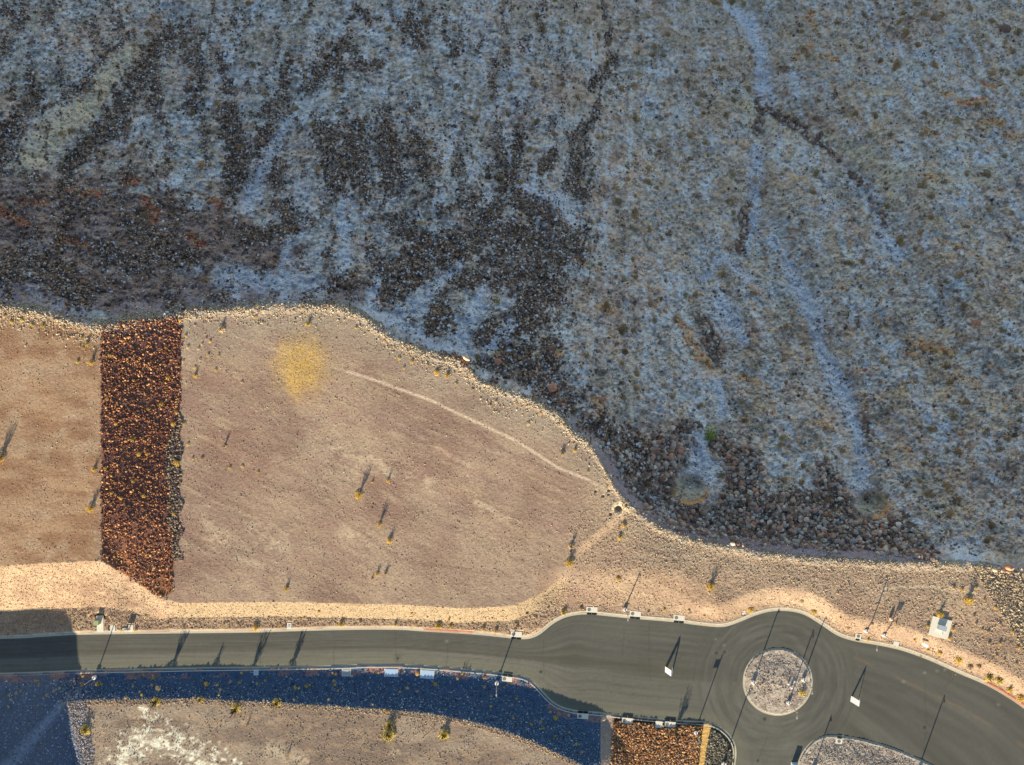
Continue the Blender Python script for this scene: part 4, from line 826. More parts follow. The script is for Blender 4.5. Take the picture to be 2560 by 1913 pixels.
# (u, v, px across, dome height m, material, tall stem height m, label)
S1 = [(2, 1148, 24, 0.9, Yl, 2.6, 'tall dark stemmed shrub cut by the left edge of the photo on the west pad'),
 (218, 862, 11, 0.5, Yl, 1.0, 'yellow shrub on the west pad near the top of the rust riprap'), (229, 908, 12, 0.5, Yl, 1.3, 'yellow shrub on the west pad just below another beside the riprap'),
 (236, 1174, 12, 0.5, Yl, 1.0, 'yellow shrub on the west pad halfway down the riprap'), (228, 1272, 18, 0.6, Yl, 1.5, 'large yellow shrub on the west pad at the lower riprap'),
 (554, 824, 16, 0.6, Tn, 1.0, 'dry shrub at the north of the main pad next to the riprap top'), (771, 811, 14, 0.6, Yo, 0.8, 'olive shrub under the crest above the yellow sand patch'),
 (488, 940, 10, 0.4, Yl, 0.9, 'small yellow shrub right of the riprap on the pad'), (562, 1116, 8, 0.4, Tn, 1.2, 'small shrub alone on the pad left of the pale patch'),
 (443, 1158, 16, 0.6, Yl, 1.0, 'orange shrub on the right rim of the rust riprap'), (898, 1238, 20, 0.5, Yl, 2.3, 'largest yellow shrub in the middle of the pad with long twin shadows'),
 (970, 1202, 9, 0.4, Yl, 0.9, 'small yellow shrub right of the one with twin shadows'), (931, 1206, 5, 0.3, Yl, 0.5, 'tiny yellow shrub between two shrubs in the middle of the pad'),
 (949, 1311, 9, 0.4, Yl, 1.9, 'yellow shrub with a slanting long shadow in the lower pad'), (974, 1352, 14, 0.6, Yl, 1.0, 'dark yellow shrub near the centre of the lower pad'),
 (1093, 932, 15, 0.5, Yl, 0.6, 'left of two yellow shrubs close under the crest'), (1118, 940, 13, 0.5, Yl, 0.8, 'right of two yellow shrubs close under the crest'),
 (1406, 1133, 14, 0.4, Tn, 0.8, 'dry shrub above the foot trail near the crest'), (1437, 1126, 9, 0.4, Yl, 0.6, 'orange shrub right of the dry shrub above the foot trail'),
 (1423, 1407, 22, 0.6, Yl, 1.3, 'yellow shrub on the step between the pad and the gravel flat'), (1428, 1366, 14, 0.5, Tn, 1.2, 'tan shrub just north of the yellow shrub on the step'),
 (1545, 1447, 12, 0.5, Yl, 0.5, 'yellow shrub at the foot of a strip of dark stones'), (1776, 1467, 20, 0.6, Yl, 1.6, 'lone yellow shrub in the middle of the gravel flat'),
 (1559, 1314, 12, 0.5, Yl, 0.5, 'yellow shrub right below the pit in the ground'), (1549, 1344, 12, 0.5, Yl, 0.5, 'yellow shrub below the first one under the pit'),
 (2420, 1500, 22, 0.6, Yl, 1.9, 'yellow shrub with a tall shadow near the right crest'), (2348, 1536, 18, 0.5, Yl, 1.2, 'yellow grass clump behind the large concrete vault'),
 (2319, 1566, 9, 0.5, Yl, 0.5, 'yellow tuft at the left side of the large concrete vault'), (2382, 1574, 9, 0.5, Yl, 0.7, 'upper yellow tuft at the right side of the large concrete vault'),
 (2373, 1596, 10, 0.5, Yl, 0.5, 'lower yellow tuft at the right side of the large concrete vault'), (2348, 1632, 14, 0.6, Yl, 0.5, 'yellow shrub between the large vault and the curved kerb'),
 (2395, 1650, 22, 0.6, Yl, 0.8, 'broad yellow shrub first in the row along the curved kerb'), (2423, 1666, 17, 0.6, Tn, 0.7, 'tan shrub second in the row along the curved kerb'),
 (2445, 1666, 14, 0.6, Tn, 0.7, 'tan shrub third in the row along the curved kerb'), (2471, 1692, 22, 0.6, Yo, 1.0, 'greenish shrub fourth in the row along the curved kerb'),
 (2496, 1700, 22, 0.6, Yo, 0.8, 'yellow green shrub fifth in the row along the curved kerb'), (2522, 1724, 16, 0.6, Yl, 1.2, 'yellow shrub sixth in the row along the curved kerb'),
 (2549, 1744, 20, 0.6, Yl, 0.8, 'shrub at the right edge beside the red kerb'), (1876, 1525, 16, 0.5, Yl, 0.5, 'yellow shrub touching the kerb left of the roundabout bulge'),
 (2035, 1530, 14, 0.5, Yl, 0.5, 'yellow shrub touching the kerb right of the roundabout bulge'), (2004, 1504, 12, 0.5, Tn, 0.4, 'tan shrub on the bright bank above the roundabout'),
 (1722, 1526, 8, 0.4, Tn, 0.5, 'small tan shrub right of the third drain inlet'), (1409, 1531, 14, 0.6, Yo, 0.9, 'green shrub against the kerb left of the first wide inlet'), (1452, 1523, 10, 0.5, Tn, 0.5, 'tan shrub against the kerb touching the first wide inlet'),
 (1317, 1534, 9, 0.4, Tn, 0.5, 'tan shrub on rubble right of a street lamp shadow'), (2240, 1558, 5, 0.3, Tn, 0.4, 'tiny shrub between the two leaning posts'),
 (640, 1570, 16, 0.5, Yl, 0.9, 'yellow shrub against the northern kerb left of the small valve box'), (716, 1472, 12, 0.5, Yl, 0.9, 'yellow shrub on the lower left of the main pad'),
 (943, 1436, 10, 0.4, Yl, 0.9, 'left of two dark shadowed yellow shrubs near the pad rim'), (964, 1433, 10, 0.4, Tn, 0.8, 'right of two dark shadowed shrubs near the pad rim'), (930, 1448, 6, 0.3, Tn, 0.5, 'small tan shrub just below the pair near the pad rim'),
 (797, 1529, 7, 0.4, Yl, 0.5, 'small yellow shrub on the bright bank'), (854, 1560, 14, 0.6, Yo, 0.8, 'green shrub against the northern kerb in mid street'), (988, 1562, 7, 0.4, Yl, 0.9, 'narrow yellow shrub against the kerb left of the red paint'),
 (1096, 1564, 16, 0.7, Yo, 1.0, 'green shrub with a dark shadow against the red painted kerb'), (1122, 1550, 6, 0.4, Yl, 1.1, 'thin yellow shrub with a long shadow above the red painted kerb'), (1126, 1566, 9, 0.4, Yo, 0.5, 'low green tuft right of the dark shadowed shrub'),
 (1029, 1533, 9, 0.4, Yl, 0.3, 'low yellow shrub on the bank above the small pale boulder'), (1208, 1572, 9, 0.5, Yl, 0.7, 'yellow shrub against the kerb right of the red paint'), (1239, 1578, 10, 0.5, Yl, 0.7, 'yellow shrub against the kerb left of a wide inlet'),
 (155, 1553, 12, 0.5, Tn, 0.0, 'tan shrub in the corner of the big shadow'), (366, 1541, 14, 0.4, Tn, 0.4, 'tan shrub right of the notice board'), (339, 1574, 9, 0.4, Yl, 0.4, 'yellow tuft at the kerb right of a pale slab'), (304, 1575, 9, 0.4, Yl, 0.2, 'yellow tuft at the kerb left of the grey utility box'),
 (184, 1560, 7, 0.4, Tn, 0.4, 'small tan shrub at the kerb right of the big shadow'),
 (214, 1824, 26, 0.7, Yo, 1.6, 'yellow green shrub near the left corner of the plateau'), (394, 1752, 22, 0.8, Yo, 3.2, 'tall yellow green shrub on the plateau rim above the long feathery shadow'), (503, 1748, 16, 0.7, Yo, 1.6, 'yellow shrub on the plateau rim right of the tall one'),
 (591, 1770, 24, 0.7, Yo, 3.4, 'tall pale yellow shrub set back from the plateau rim'), (618, 1814, 5, 0.4, Yl, 0.9, 'tiny yellow shrub alone on the plateau'), (693, 1755, 20, 0.8, Yo, 2.9, 'bright yellow shrub on the plateau rim'),
 (970, 1836, 34, 0.9, Yo, 2.2, 'biggest yellow shrub on the plateau'), (975, 1812, 20, 0.7, Yo, 1.8, 'yellow shrub right behind the biggest one on the plateau'), (1109, 1836, 26, 0.9, Yo, 2.4, 'round yellow shrub on the plateau right of the biggest one'),
 (967, 1778, 10, 0.5, Yl, 0.6, 'small yellow shrub on the plateau rim above the biggest one'), (997, 1797, 7, 0.4, Tn, 0.3, 'small tan shrub between the rim and the biggest plateau shrub'), (722, 1880, 5, 0.4, Yl, 0.8, 'tiny shrub in the pale patch of the plateau'),
 (1772, 1084, 36, 1.5, Gr, 0.0, 'round bright green bush at the edge of the dark riprap'), (1829, 6, 22, 1.0, Ol, 0.0, 'olive green bush at the very top beside the pale wash'), (2006, 1732, 18, 0.7, Yo, 0.6, 'olive shrub on the round traffic island'),
 (1389, 1794, 13, 0.6, Yo, 0.0, 'large olive shrub in the shaded bank near the wide inlet'), (1088, 1710, 11, 0.5, Yo, 0.0, 'large pale olive shrub in the shaded bank below two vaults'), (1043, 1684, 10, 0.5, Yl, 0.0, 'orange tuft between the two blue topped vaults'),
 (517, 1710, 13, 0.6, Yl, 0.0, 'yellow flowering shrub in the shaded bank'), (396, 1721, 15, 0.6, Tn, 0.0, 'pale broad shrub in the shaded bank under the tall one'), (243, 1711, 12, 0.5, Yl, 0.0, 'orange round tuft below the left lamp footing'),
 (1733, 1860, 12, 0.5, Yo, 0.5, 'yellow green tuft on the brown riprap by the sandy path'), (1688, 1830, 16, 0.6, Ol, 3.0, 'tall thin shrub on the brown riprap behind the kerb inlet'),
 (2384, 1470, 8, .4, Tn, .5, 'small tan shrub at the end of the pale track')]
for u_, v_, p_, h_, m_, t_, l_ in S1: shrub(u_, v_, p_, h_, m_, l_, tall=t_)
# small tufts by zone
def tufts(pts, mats, label, group, pr=(6, 9), h=0.4, tall=0.0):
    for (u_, v_) in pts: shrub(u_, v_, random.uniform(*pr), h, random.choice(mats), label, group, tall=tall, name='dry_tuft', cat='grass tuft')
tufts([(208, 1690), (360, 1688), (383, 1688), (384, 1695), (206, 1713), (98, 1710), (543, 1713), (551, 1724), (548, 1737), (577, 1704), (600, 1706), (605, 1682), (484, 1743), (355, 1737), (315, 1744), (118, 1737), (23, 1738), (28, 1748), (52, 1727), (150, 1720), (90, 1702), (254, 1710), (282, 1712), (333, 1715), (380, 1713), (350, 1729), (41, 1733), (23, 1767), (135, 1727)],
    [Yl, Tn, Tn, Yo], 'small dry tuft in the shaded verge at the left end of the street', 'dry tufts in the shaded verge at the left')
tufts([(663, 1701), (643, 1710), (775, 1712), (748, 1721), (739, 1720), (766, 1715), (835, 1702), (837, 1712), (845, 1727), (735, 1748), (660, 1749), (822, 1749), (932, 1761), (947, 1681), (1144, 1696), (1155, 1684), (1018, 1720), (1043, 1729), (1211, 1717), (1261, 1718), (1228, 1740), (1227, 1766), (920, 1707), (880, 1690), (1000, 1730), (832, 1682), (840, 1684), (1210, 1694)],
    [Tn, Tn, Yo, Yl], 'small dry tuft in the shaded bank between the middle street and the plateau', 'dry tufts in the shaded bank in the middle')
tufts([(1291, 1746), (1421, 1788), (1387, 1841), (1423, 1831), (1358, 1820), (1328, 1811), (1352, 1804), (1283, 1795), (1280, 1762), (1455, 1880), (1440, 1860), (1375, 1780), (1510, 1840)], [Tn, Yo, Yl], 'small dry tuft in the shaded bank right of the lamp footing near the kerb bend', 'dry tufts in the shaded bank at the right')
tufts([(470, 869), (496, 873), (525, 854), (482, 1147), (505, 1147), (606, 1167), (645, 1181), (605, 956), (520, 888), (540, 925), (505, 862), (470, 1112), (460, 1060), (488, 920), (458, 905), (575, 1170), (500, 900), (515, 848), (547, 890), (465, 840)], [Yl, Tn, Yo], 'small yellow tuft on the main pad beside the rust riprap', 'yellow tufts beside the rust riprap', (6, 9), 0.35, 0.0)
tufts([(961, 854), (998, 896), (920, 830), (985, 870), (1030, 905), (1140, 960), (1240, 1005), (1290, 1010), (1180, 975), (1068, 912), (1320, 1060), (1470, 1180), (1350, 1035), (890, 820), (1010, 920), (640, 792), (630, 786), (860, 800)], [Yl, Tn], 'small yellow tuft in the stony strip under the crest of the main pad', 'yellow tufts under the crest', (6, 10), 0.35, 0.0)
tufts([(30, 805), (55, 800), (82, 812), (108, 815), (160, 818), (135, 800), (12, 790), (60, 785), (205, 845), (210, 870), (195, 905)], [Tn, Yo], 'small tan tuft in the stony strip at the top of the west pad', 'tan tufts at the top of the west pad', (6, 11), 0.4, 0.4)
tufts([(275, 888), (334, 951), (372, 1023), (280, 1232), (303, 1245), (333, 1203), (434, 1060), (367, 1135), (290, 1060), (415, 870), (450, 800), (268, 998), (420, 945), (402, 1010), (440, 1030), (330, 1100), (347, 1135), (263, 1170), (435, 1285), (425, 1265), (360, 1240)], [Yl], 'orange bush growing in the rust riprap slope', 'orange bushes in the rust riprap', (6, 13), 0.5)
tufts([(2479, 1425), (2440, 1470), (2405, 1475), (2460, 1500), (2488, 1520), (2500, 1560), (2530, 1580), (2545, 1620), (2500, 1610), (2470, 1580), (2440, 1560), (2435, 1540), (2490, 1640), (2540, 1660), (2455, 1575), (2510, 1650), (2472, 1610), (2300, 1640), (2320, 1625), (2285, 1600), (2180, 1560), (2170, 1600), (2120, 1570), (2100, 1545)], [Yl, Tn, Yl], 'small yellow tuft on the stony flat at the right above the curved kerb', 'yellow tufts on the stony flat at the right', (6, 10), 0.4, 0.4)
tufts([(60, 1560), (420, 1560), (460, 1568), (560, 1560), (760, 1545), (700, 1560), (900, 1555), (1180, 1560), (1290, 1560), (1230, 1545), (1340, 1545), (1370, 1520), (1620, 1530), (1660, 1525), (1760, 1540), (1150, 1548), (1040, 1560), (480, 1540), (672, 1543)], [Tn, Yl], 'small tan tuft on the rubble verge along the northern kerb', 'tan tufts on the northern verge', (5, 8), 0.35, 0.35)
# shaded hillside bushes: 290 of them, the rest as one mass
def d_bush(u, v): return (v < edge_v(u) - 25) * (0.15 + 0.85 * ss(1100, 1700, u)) * (1 - 0.85 * np.clip(hill_masks(u, v)[0] + hill_masks(u, v)[3], 0, 1))
zl = [('on the shaded hillside at the upper left', (0, 0, 850, 420), 30, (8, 15)), ('on the shaded brown slope above the west pad', (0, 420, 850, 740), 14, (8, 13)), ('on the shaded hillside at the top centre', (850, 0, 1500, 440), 42, (8, 15)),
    ('on the shaded slope in the centre of the photo', (1000, 440, 1600, 1000), 36, (9, 15)), ('between the dark streak and the pale wash at the top', (1520, 0, 1880, 600), 50, (9, 16)), ('on the ridge right of the pale wash at the top', (1930, 0, 2560, 480), 52, (10, 18)),
    ('on the shaded hillside at the right edge', (2200, 480, 2560, 1380), 46, (10, 18)), ('between the two washes above the riprap', (1600, 600, 2190, 1300), 40, (9, 16))]
for l_, bx, n_, pr in zl:
    u, v = scatter(n_, bx, d_bush)
    for a_, b_ in zip(u, v): shrub(a_, b_, random.uniform(*pr) * 1.3, random.uniform(0.5, 1.0), random.choice([Br, Br, Br, Ol, Br]), 'brown dry bush ' + l_, 'brown bushes ' + l_, name='dry_bush', cat='bush')
def mass(name, n, dens, box, pr, cols, label, cat, hh=0.6, nb=14, wb=0.09):
    u, v = scatter(n, box, dens); n = len(u); x, y, z = ground(u, v); r = pxr(u, v, rng.uniform(*pr, n))
    a = rng.uniform(0, 2 * PI, (n, nb)); q = np.sqrt(rng.random((n, nb))) * 0.85; R = r[:, None]
    ctr = np.stack([np.cos(a) * q * R, np.sin(a) * q * R, R * hh * np.sqrt(1 - q * q) * rng.uniform(0.5, 1.0, (n, nb)) + 0.04], -1)
    nn = rng.normal(size=(n, nb, 3)) * 0.5; nn[..., 2] += 1; nn /= np.linalg.norm(nn, axis=-1, keepdims=True)
    t = np.cross(nn, rng.normal(size=(n, nb, 3))); t /= np.linalg.norm(t, axis=-1, keepdims=True); b2 = np.cross(nn, t)
    sz = (R * rng.uniform(0.16, 0.36, (n, nb)))[..., None]
    P = np.stack([ctr - t * sz, ctr - b2 * sz * .5, ctr + t * sz, ctr + b2 * sz * .5], 2) + np.stack([x, y, z], -1)[:, None, None, :]
    Fc = np.arange(n * nb * 4).reshape(-1, 4)
    c = pick(cols, n, 0.3)[:, None, None, :] * np.array([0.8, 1, 1.1, 1])[None, None, :, None] * np.ones((n, nb, 4, 3))
    return tag(link(name, np_mesh(name, P.reshape(-1, 3), Fc, np.clip(c, 0.01, .8).reshape(-1, 3)), M_rock), label, cat, kind='stuff')
mass('yellow_weeds', 1500, lambda u, v: np.exp(-(((u - 752) / 62) ** 2 + ((v - 918) / 72) ** 2)) , (640, 800, 870, 1040), (1.6, 4.2), [(0.74, 0.50, 0.16), (0.66, 0.44, 0.14), (0.8, 0.58, 0.22)], 'patch of low yellow weeds on the sandy north of the main pad', 'weeds', hh=0.5, nb=8)
bc = [(0.32, 0.21, 0.10), (0.36, 0.26, 0.11), (0.27, 0.21, 0.11), (0.38, 0.22, 0.10), (0.42, 0.33, 0.14)]
mass('scrub', 5200, d_bush, (-20, -20, 2580, 1390), (5, 13), bc, 'sparse brown scrub covering the shaded hillside', 'scrub')
mass('pale_scrub', 2600, lambda u, v: (v < edge_v(u) - 20) * (1 - ss(900, 1500, u)) * (0.2 + .8 * ss(0.5, 0.62, fbm(u / 60, v / 50, 3, seed=111))), (-20, -20, 1500, 900), (3, 7.5), [(0.66, 0.56, 0.32), (0.6, 0.5, 0.27), (0.7, 0.62, 0.42)], 'pale yellow grass clumps on the left of the shaded hillside', 'grass clumps')

# ------------------------------------------------------------------ street furniture
def P0(u, v, z=0.0): x, y = w2(u, v, z); return x, y
def gz(u, v): return float(ground(u, v)[2])
FOOT_H = 0.62
def footing(root):
    return MB().tube((0, 0, -0.3), (0, 0, FOOT_H), 0.43, 0.43, 20).build('concrete_footing', M_foot, root, 0.02)
def lamp(u, v, label, h=4.9, arm=0.9, az=-PI / 2, zb=None):
    z = gz(u, v) if zb is None else zb
    x, y = w2(u, v, z + 0.2)
    root = empty('street_lamp', (x, y, z), 0, label=label, cat='street lamp', group='street lamps round the roundabout')
    footing(root)
    MB().tube((0, 0, FOOT_H), (0, 0, FOOT_H + .04), 0.17, 0.17, 12).tube((0, 0, FOOT_H + .04), (0, 0, h), 0.14, 0.11, 10).build('pole', M_pole, root)
    dx, dy = math.cos(az), math.sin(az)
    MB().tube((0, 0, h - .35), (dx * arm * .5, dy * arm * .5, h - .02), 0.035, 0.03, 8).tube((dx * arm * .5, dy * arm * .5, h - .02), (dx * arm, dy * arm, h - .05), 0.03, 0.03, 8).build('lamp_arm', M_pole, root)
    hd = MB().box((dx * (arm + .22), dy * (arm + .22), h - .07), (0.55, 0.30, 0.12), az, 0.8).build('lamp_head', M_head, root, 0.02)
    MB().box((dx * (arm + .24), dy * (arm + .24), h - .14), (0.34, 0.2, 0.02), az).build('lamp_glass', M_white, hd)
    return root
lamp(1562, 1523.5, 'street lamp on the northern verge between the first two wide inlets', 4.6, 0.7)
lamp(1883.6, 1706, 'street lamp at the left side of the round island', 5.1, 0.6)
lamp(2008.5, 1699.5, 'street lamp at the right side of the round island', 4.9, 0.8)
lamp(1971.5, 1757, 'street lamp at the bottom of the round island', 4.9, 1.0)
lamp(1242, 1707.5, 'street lamp on the shaded bank left of the kerb bend', 4.6, 0.6)
lamp(1808.6, 1909, 'street lamp on the grey riprap at the bottom of the photo', 5.4, 0.7)
lamp(2165, 1577, 'tallest street lamp reaching over the road from the right verge', 5.0, 2.3)
lamp(2296, 1934, 'street lamp at the bottom right median whose shadow crosses the road', 5.2, 0.9)
lamp(2034, 1925, 'street lamp at the bottom of the median seen mostly by its shadow', 3.4, 0.5)
def signpost(u, v, label, h, bw, bh, off, ztop, rz=0.0, foot=True, name='sign_post', cat='sign post'):
    z = gz(u, v); x, y = w2(u, v, z + 0.2)
    root = empty(name, (x, y, z), rz, label=label, cat=cat)
    if foot: footing(root)
    MB().tube((0, 0, 0), (0, 0, h), 0.125, 0.11, 10).build('post', M_pole, root)
    MB().box((off, 0, ztop - bh / 2), (bw, 0.03, bh), 0).build('sign_board', M_steel, root)
    return root
signpost(1738.7, 1831, 'post with a square board on the brown riprap beside the sandy path', 5.3, 1.15, 0.62, -0.55, 5.0, 0.1)
signpost(2210, 1588, 'post with a square board on the right verge beside the tallest lamp', 3.9, 1.0, 0.62, 0.55, 3.9, -0.1)
signpost(237, 1693.5, 'slim post on a pale footing in the shaded left verge', 3.9, 0.12, 0.2, 0.0, 3.9)
signpost(323, 1571, 'low wide notice board on a short post by the northern kerb', 1.3, 1.3, 0.85, 0.0, 1.32, -0.05, False, 'notice_board', 'notice board')

# tilted white panel on the right verge
z = gz(2306, 1609); x, y = w2(2306, 1609, z)
r_ = empty('small_panel_sign', (x, y, z), -0.52, label='small white tilted panel on a post on the right verge', cat='sign')
MB().tube((0, 0, 0), (0, 0, .8), .045, .045, 8).build('post', M_pole, r_)
pb = MB().box((0, 0, 0), (1.45, 0.55, 0.05)).build('panel', M_white, r_, 0.01); pb.location = (0, 0, 0.95); pb.rotation_euler = (0.35, 0, 0)

# A-frame boards in the road
def aframe(u, v, label, rz, slots):
    x, y = P0(u, v); root = empty('a_frame_sign', (x, y, 0), rz, label=label, cat='A-frame sign')
    hgt, half, wd, t = 2.2, 0.86, 1.3, 0.04
    for s_ in (-1, 1):
        m = MB(); L_ = math.hypot(hgt, half)
        # board as a slab between base edge and ridge
        b0 = np.array((s_ * half, 0, 0)); tp = np.array((s_ * 0.02, 0, hgt)); nrm = np.array((s_ * hgt, 0, half)) / L_
        def slab(ya, yb, fa, fb):
            q = []
            for off in (0, t):
                for (yy, f_) in ((ya, fa), (yb, fa), (yb, fb), (ya, fb)):
                    p = b0 + (tp - b0) * f_ + nrm * off; q.append((p[0], yy, p[2]))
            b_ = len(m.v); m.v += q; m.f += [tuple(b_ + i for i in f) for f in ((3, 2, 1, 0), (4, 5, 6, 7), (0, 1, 5, 4), (1, 2, 6, 5), (2, 3, 7, 6), (3, 0, 4, 7))]
        w_ = wd / 2
        if s_ > 0 and slots: slab(-w_, w_, 0.38, 1.0)
        else: slab(-w_, w_, 0.0 if s_ < 0 else 0.02, 1.0)
        m.build('panel', M_white, root)
        if s_ > 0 and slots:
            for yy in (-w_ + .05, w_ - .05):
                MB().tube((half, yy, 0), (half * .62, yy, hgt * .38), .03, .03, 8).build('leg', M_steel, root)
    MB().tube((0, -.62, hgt + .02), (0, .62, hgt + .02), .05, .05, 10).build('hinge_bar', M_steel, root)
    return root
aframe(1672.5, 1673.5, 'white A-frame sign standing in the road left of the round island', -0.03, False)
aframe(2136.5, 1748.5, 'white A-frame sign with an open side standing right of the round island', -0.17, True)

# kerb inlets
def inlet(u, v, rz, label, w=2.55, d=1.25, side=1, cov=-0.65):
    """u, v centre of slab; side=+1: the road lies to the south of it"""
    x, y = P0(u, v, 0.17); root = empty('storm_drain_inlet', (x, y, 0.0), rz, label=label, cat='drain inlet', group='storm drain inlets along the kerbs')
    MB().box((0, 0, 0.06), (w, d, 0.26)).build('slab', M_slab, root, 0.015)
    lid = MB().tube((cov, 0, 0.14), (cov, 0, 0.205), 0.36, 0.36, 28).build('manhole_lid', M_lidgrey, root)
    MB().ring((cov, 0), 0.36, 0.42, 0.15, 0.198).ring((cov, 0), 0.15, 0.19, 0.2, 0.212).build('lid_ring', M_slabgrey, lid)
    yo = -side * (d / 2 + 0.30)
    if w > 2:
        for s_ in (-1, 1): MB().box((s_ * w * 0.222, yo, 0.10), (w * 0.43, 0.40, 0.17)).build('opening_shade', M_dark, root)  # solid dark blocks in place of the shaded kerb gap
        MB().box((0, yo, 0.10), (0.05, 0.42, 0.185)).build('support_bar', M_slabgrey, root)
    else:
        MB().box((0, yo, 0.10), (w * 0.66, 0.40, 0.17)).build('opening_shade', M_dark, root)
    return root
rt = lambda du, dv: -math.atan2(dv, du)
inlet(1480, 1524.5, rt(93, 5), 'storm drain inlet at the left end of the wide bay, northern kerb')
inlet(1588.5, 1535, rt(108, 10), 'storm drain inlet just right of the verge street lamp')
inlet(1698, 1545, rt(108, 9), 'storm drain inlet third along the northern kerb of the wide bay')
inlet(1291, 1586, rt(60, 4), 'storm drain inlet at the inner bend of the northern kerb')
inlet(1457, 1791, rt(93, 5), 'storm drain inlet in the shade behind the southern kerb', side=-1)
inlet(1568, 1802, rt(93, 9), 'storm drain inlet at the left of the brown riprap', side=-1)
inlet(1675, 1811.5, rt(93, 9), 'storm drain inlet crossed by a feathery shadow beside a plain slab', side=-1)
inlet(1268, 1698, rt(60, 7), 'storm drain inlet beside the lamp on the shaded bank', side=-1, w=2.3, d=1.1)
inlet(2146, 1590.5, rt(60, 12), 'square storm drain inlet at the foot of the tallest lamp', w=1.35, d=1.1, cov=0)
inlet(2097.5, 1853.5, rt(50, 7), 'square storm drain inlet on the kerbed median', w=1.45, d=1.1, cov=0, side=-1)

def slabobj(u, v, wpx, dpx, rz, label, mat=M_slab, name='concrete_slab', cat='slab', z=0.17, lid=None, h=0.30):
    x, y = P0(u, v, z); root = empty(name, (x, y, 0), rz, label=label, cat=cat)
    w, d = wpx / 11, dpx / 11
    MB().box((0, 0, z - h / 2), (w, d, h)).build('frame', mat, root, 0.01)
    if lid: MB().box((0, 0, z + 0.01), (w * lid[1], d * lid[1], 0.05)).build('lid', lid[0], root, 0.01)
    return root
M_vault = mat_plain('vault_lid_blue_grey', (0.42, 0.56, 0.70), 0.8, 0.06, 3)
slabobj(978, 1682, 35, 20, rt(90, 3), 'left of two large vaults behind the southern kerb, half in shade', name='utility_vault', cat='vault', lid=(M_vault, 0.9))
slabobj(1068, 1686, 35, 22, rt(90, 7), 'right of two large vaults behind the southern kerb, half in shade', name='utility_vault', cat='vault', lid=(M_vault, 0.9))
slabobj(866, 1681.5, 23, 19, rt(90, 0), 'grey lidded vault left of the two large vaults', name='utility_vault', cat='vault', lid=(M_slabgrey, 0.84))
slabobj(640, 1681.5, 12, 14, 0, 'small pale blue valve box behind the southern kerb', name='valve_box', cat='valve box', lid=(M_vault, 0.6))
slabobj(723, 1565, 11, 15, 0, 'small pale valve box with a grey lid on the northern kerb', name='valve_box', cat='valve box', lid=(M_slabgrey, 0.45))
slabobj(281.5, 1571.5, 12.5, 16, 0.02, 'plain pale slab between the green cabinet and the notice board')
slabobj(327, 1571, 12, 17, 0.02, 'plain pale slab in front of the notice board')
slabobj(1647, 1812, 18, 17, rt(93, 9), 'plain pale slab left of an inlet on the brown riprap')
slabobj(2241, 1608.5, 14, 11, rt(60, 16), 'pale slab against the kerb under the leaning sign post')
slabobj(1860, 1533.5, 9, 6, rt(60, -24), 'small pale slab against the kerb left of the roundabout')
slabobj(311, 1573, 11, 6, 0, 'small grey utility box left of the notice board', M_slabgrey, 'utility_box', 'utility box', z=0.42, h=0.45, lid=(M_steel, 0.9))
# green transformer on its pad
x, y = P0(250, 1560, 0.17); r_ = empty('transformer', (x, y, 0), 0.02, label='green transformer cabinet on a long pale pad by the northern kerb', cat='transformer')
MB().box((0, 0, 0.04), (1.6, 3.7, 0.27)).build('pad', M_slab, r_, 0.02)
cb = MB().box((-0.35, 0.55, 0.62), (1.05, 1.0, 0.9)).build('cabinet', M_green, r_, 0.03)
MB().box((-0.35, 0.53, 1.10), (1.12, 1.08, 0.06)).build('lid', M_green, cb, 0.02)
MB().box((-0.35, 0.02, 0.55), (0.04, 0.04, 0.2)).build('handle', M_steel, cb)
# large vault on the right
x, y = P0(2350, 1569, 0.4); zv = gz(2350, 1569)
x, y = w2(2350, 1569, zv + 0.1); r_ = empty('equipment_pad', (x, y, zv), rt(48, 12.5), label='large square pale equipment pad with a steel cabinet on the right verge', cat='equipment pad')
MB().box((0, 0, 0.0), (4.45, 4.3, 0.5)).build('slab', M_slab, r_, 0.03)
cb = MB().box((0.05, 0.15, 0.60), (1.75, 1.05, 0.72)).build('cabinet', M_steel, r_, 0.02)
MB().box((0.05, 0.15, 0.98), (1.82, 1.12, 0.05)).build('lid', M_steel, cb, 0.01)
MB().box((0.75, -1.05, 0.34), (0.12, 0.5, 0.18)).build('valve', M_slabgrey, r_)
# cabinet at the bottom edge, left of the median
x, y = P0(1984.5, 1911, 0); r_ = empty('utility_cabinet', (x, y, 0), -0.1, label='pale blue grey cabinet standing in the road at the bottom edge by the median', cat='cabinet')
MB().box((0, 0, .05), (1.3, 0.95, 0.1)).build('plinth', M_slab, r_)
MB().box((0, 0, .62), (1.15, 0.8, 1.05)).build('body', M_vault, r_, 0.03); MB().box((0, 0, 1.17), (1.22, 0.88, 0.05)).build('lid', M_steel, r_, 0.01)
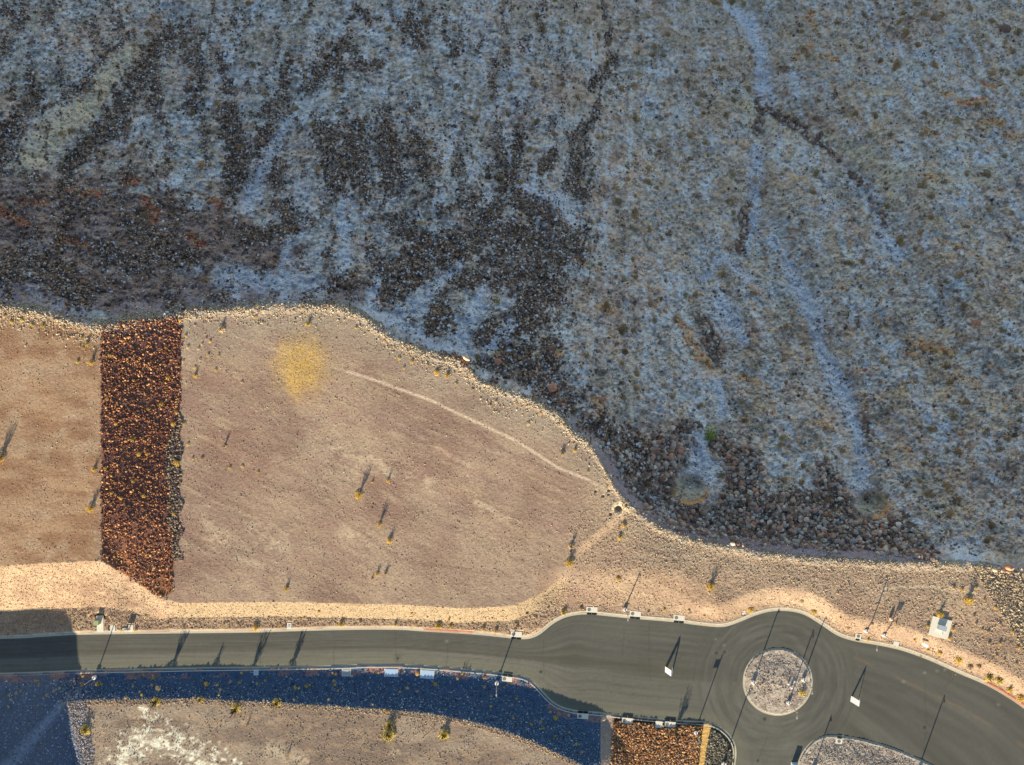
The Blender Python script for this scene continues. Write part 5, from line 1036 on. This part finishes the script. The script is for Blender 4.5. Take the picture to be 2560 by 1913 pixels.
# short white posts on the island
for u_, v_, h_, l_ in [(1970.8, 1710, 0.40, 'shorter of two white marker posts on the round island'), (1977.8, 1718.5, 0.62, 'taller of two white marker posts on the round island')]:
    z = gz(u_, v_); x, y = w2(u_, v_, z + .2); r_ = empty('marker_post', (x, y, z), 0.4, label=l_, cat='marker post')
    MB().tube((0, 0, -.1), (0, 0, h_), .2, .2, 14).build('post', M_white, r_); MB().tube((0, 0, h_), (0, 0, h_ + .06), .22, .12, 14).build('cap', M_white, r_)
z = gz(1987, 1704.5); x, y = w2(1987, 1704.5, z + .1); r_ = empty('marker_post', (x, y, z), 0.0, label='white pipe lying on the rubble of the round island', cat='pipe'); r_.name = 'white_pipe'
MB().tube((-.35, .12, .12), (.35, -.12, .12), .08, .08, 12).build('pipe', M_white, r_); MB().tube((.34, -.117, .12), (.42, -.145, .12), .11, .11, 12).build('collar', M_white, r_)

# manholes
def manhole(u, v, r, label, pale=False, ringr=None):
    x, y = P0(u, v); root = empty('manhole', (x, y, 0), 0, label=label, cat='manhole')
    if ringr: MB().ring((0, 0), ringr - .07, ringr, 0.001, 0.006, 40).build('collar', M_ironring if not pale else M_ironp, root)
    MB().tube((0, 0, 0.0), (0, 0, 0.012), r, r, 28).build('cover', M_iron if not pale else M_ironp, root)
    return root
M_ironp = mat_plain('faded_collar', (0.185, 0.18, 0.15), 0.9, 0.12, 8)
for a_ in [(1352, 1680, .36, 'manhole near the kerb bend left of the wide bay'), (1789, 1598, .24, 'pale manhole top left of the cluster beside the island', True, .62), (1790.5, 1633, .33, 'left dark manhole of the cluster beside the island', False, .85),
    (1811, 1631, .33, 'right dark manhole of the cluster beside the island', False, .85), (1810, 1613.5, .2, 'faint small manhole of the cluster beside the island', True, .4), (1911.6, 1798, .36, 'manhole just below the round island', False, .75),
    (1894.5, 1902, .3, 'manhole at the bottom edge between kerb and median', False, .75), (2311.7, 1682, .3, 'manhole first of three in a row right of the island', True, .5), (2343, 1677, .24, 'manhole second of three in a row right of the island', True, .5),
    (2362, 1674, .24, 'manhole third of three in a row right of the island', True, .45), (2259, 1703.5, .36, 'manhole on the tan streak right of the island', True, .55), (2311, 1819, .36, 'dark manhole in the lower right carriageway', False, .8),
    (2496, 1761.6, .24, 'faint manhole near the red kerb at the right', True, .5), (994.4, 1646, .34, 'dark manhole inside a wide ring in mid street', False, .95), (1117, 1603, .3, 'faint manhole below the red painted kerb', True, .55), (2389, 1687, .26, 'manhole in a dark stain near the curved kerb', True, .8)]: manhole(*a_)

# ------------------------------------------------------------------ light, sky, camera
W = bpy.data.worlds.new('World'); sc.world = W; W.use_nodes = True
nt = W.node_tree; bg = nt.nodes['Background']; sky = nt.nodes.new('ShaderNodeTexSky'); sky.sky_type = 'NISHITA'; sky.sun_disc = False
sky.sun_elevation = SUN_EL; sky.sun_rotation = PI + SUN_AZ; sky.altitude = 600; sky.air_density = 1.0; sky.dust_density = 0.6; sky.ozone_density = 1.2
nt.links.new(sky.outputs[0], bg.inputs[0]); bg.inputs[1].default_value = 0.088
sl = bpy.data.lights.new('sun', 'SUN'); sl.energy = 5.0; sl.angle = math.radians(0.5); sl.color = (1.0, 0.86, 0.66)
so = bpy.data.objects.new('sun', sl); COL.objects.link(so)
# light travels towards north-north-east and down
from mathutils import Vector
d = Vector((math.sin(SUN_AZ) * math.cos(SUN_EL), math.cos(SUN_AZ) * math.cos(SUN_EL), -math.sin(SUN_EL)))
so.rotation_euler = d.to_track_quat('-Z', 'Y').to_euler(); so.location = (0, 0, 50)
cam = bpy.data.cameras.new('camera'); co = bpy.data.objects.new('camera', cam); COL.objects.link(co)
co.location = (0, 0, H0); co.rotation_euler = (0, 0, 0); cam.sensor_width = 36; cam.lens = 36 * FP / 2560; cam.clip_end = 20000; cam.clip_start = 1
sc.camera = co
sc.view_settings.view_transform = 'Standard'; sc.view_settings.look = 'None'; sc.view_settings.gamma = 1; sc.view_settings.exposure = 1.04
sc.render.engine = 'CYCLES'; sc.cycles.max_bounces = 4; sc.cycles.diffuse_bounces = 3; sc.cycles.glossy_bounces = 1
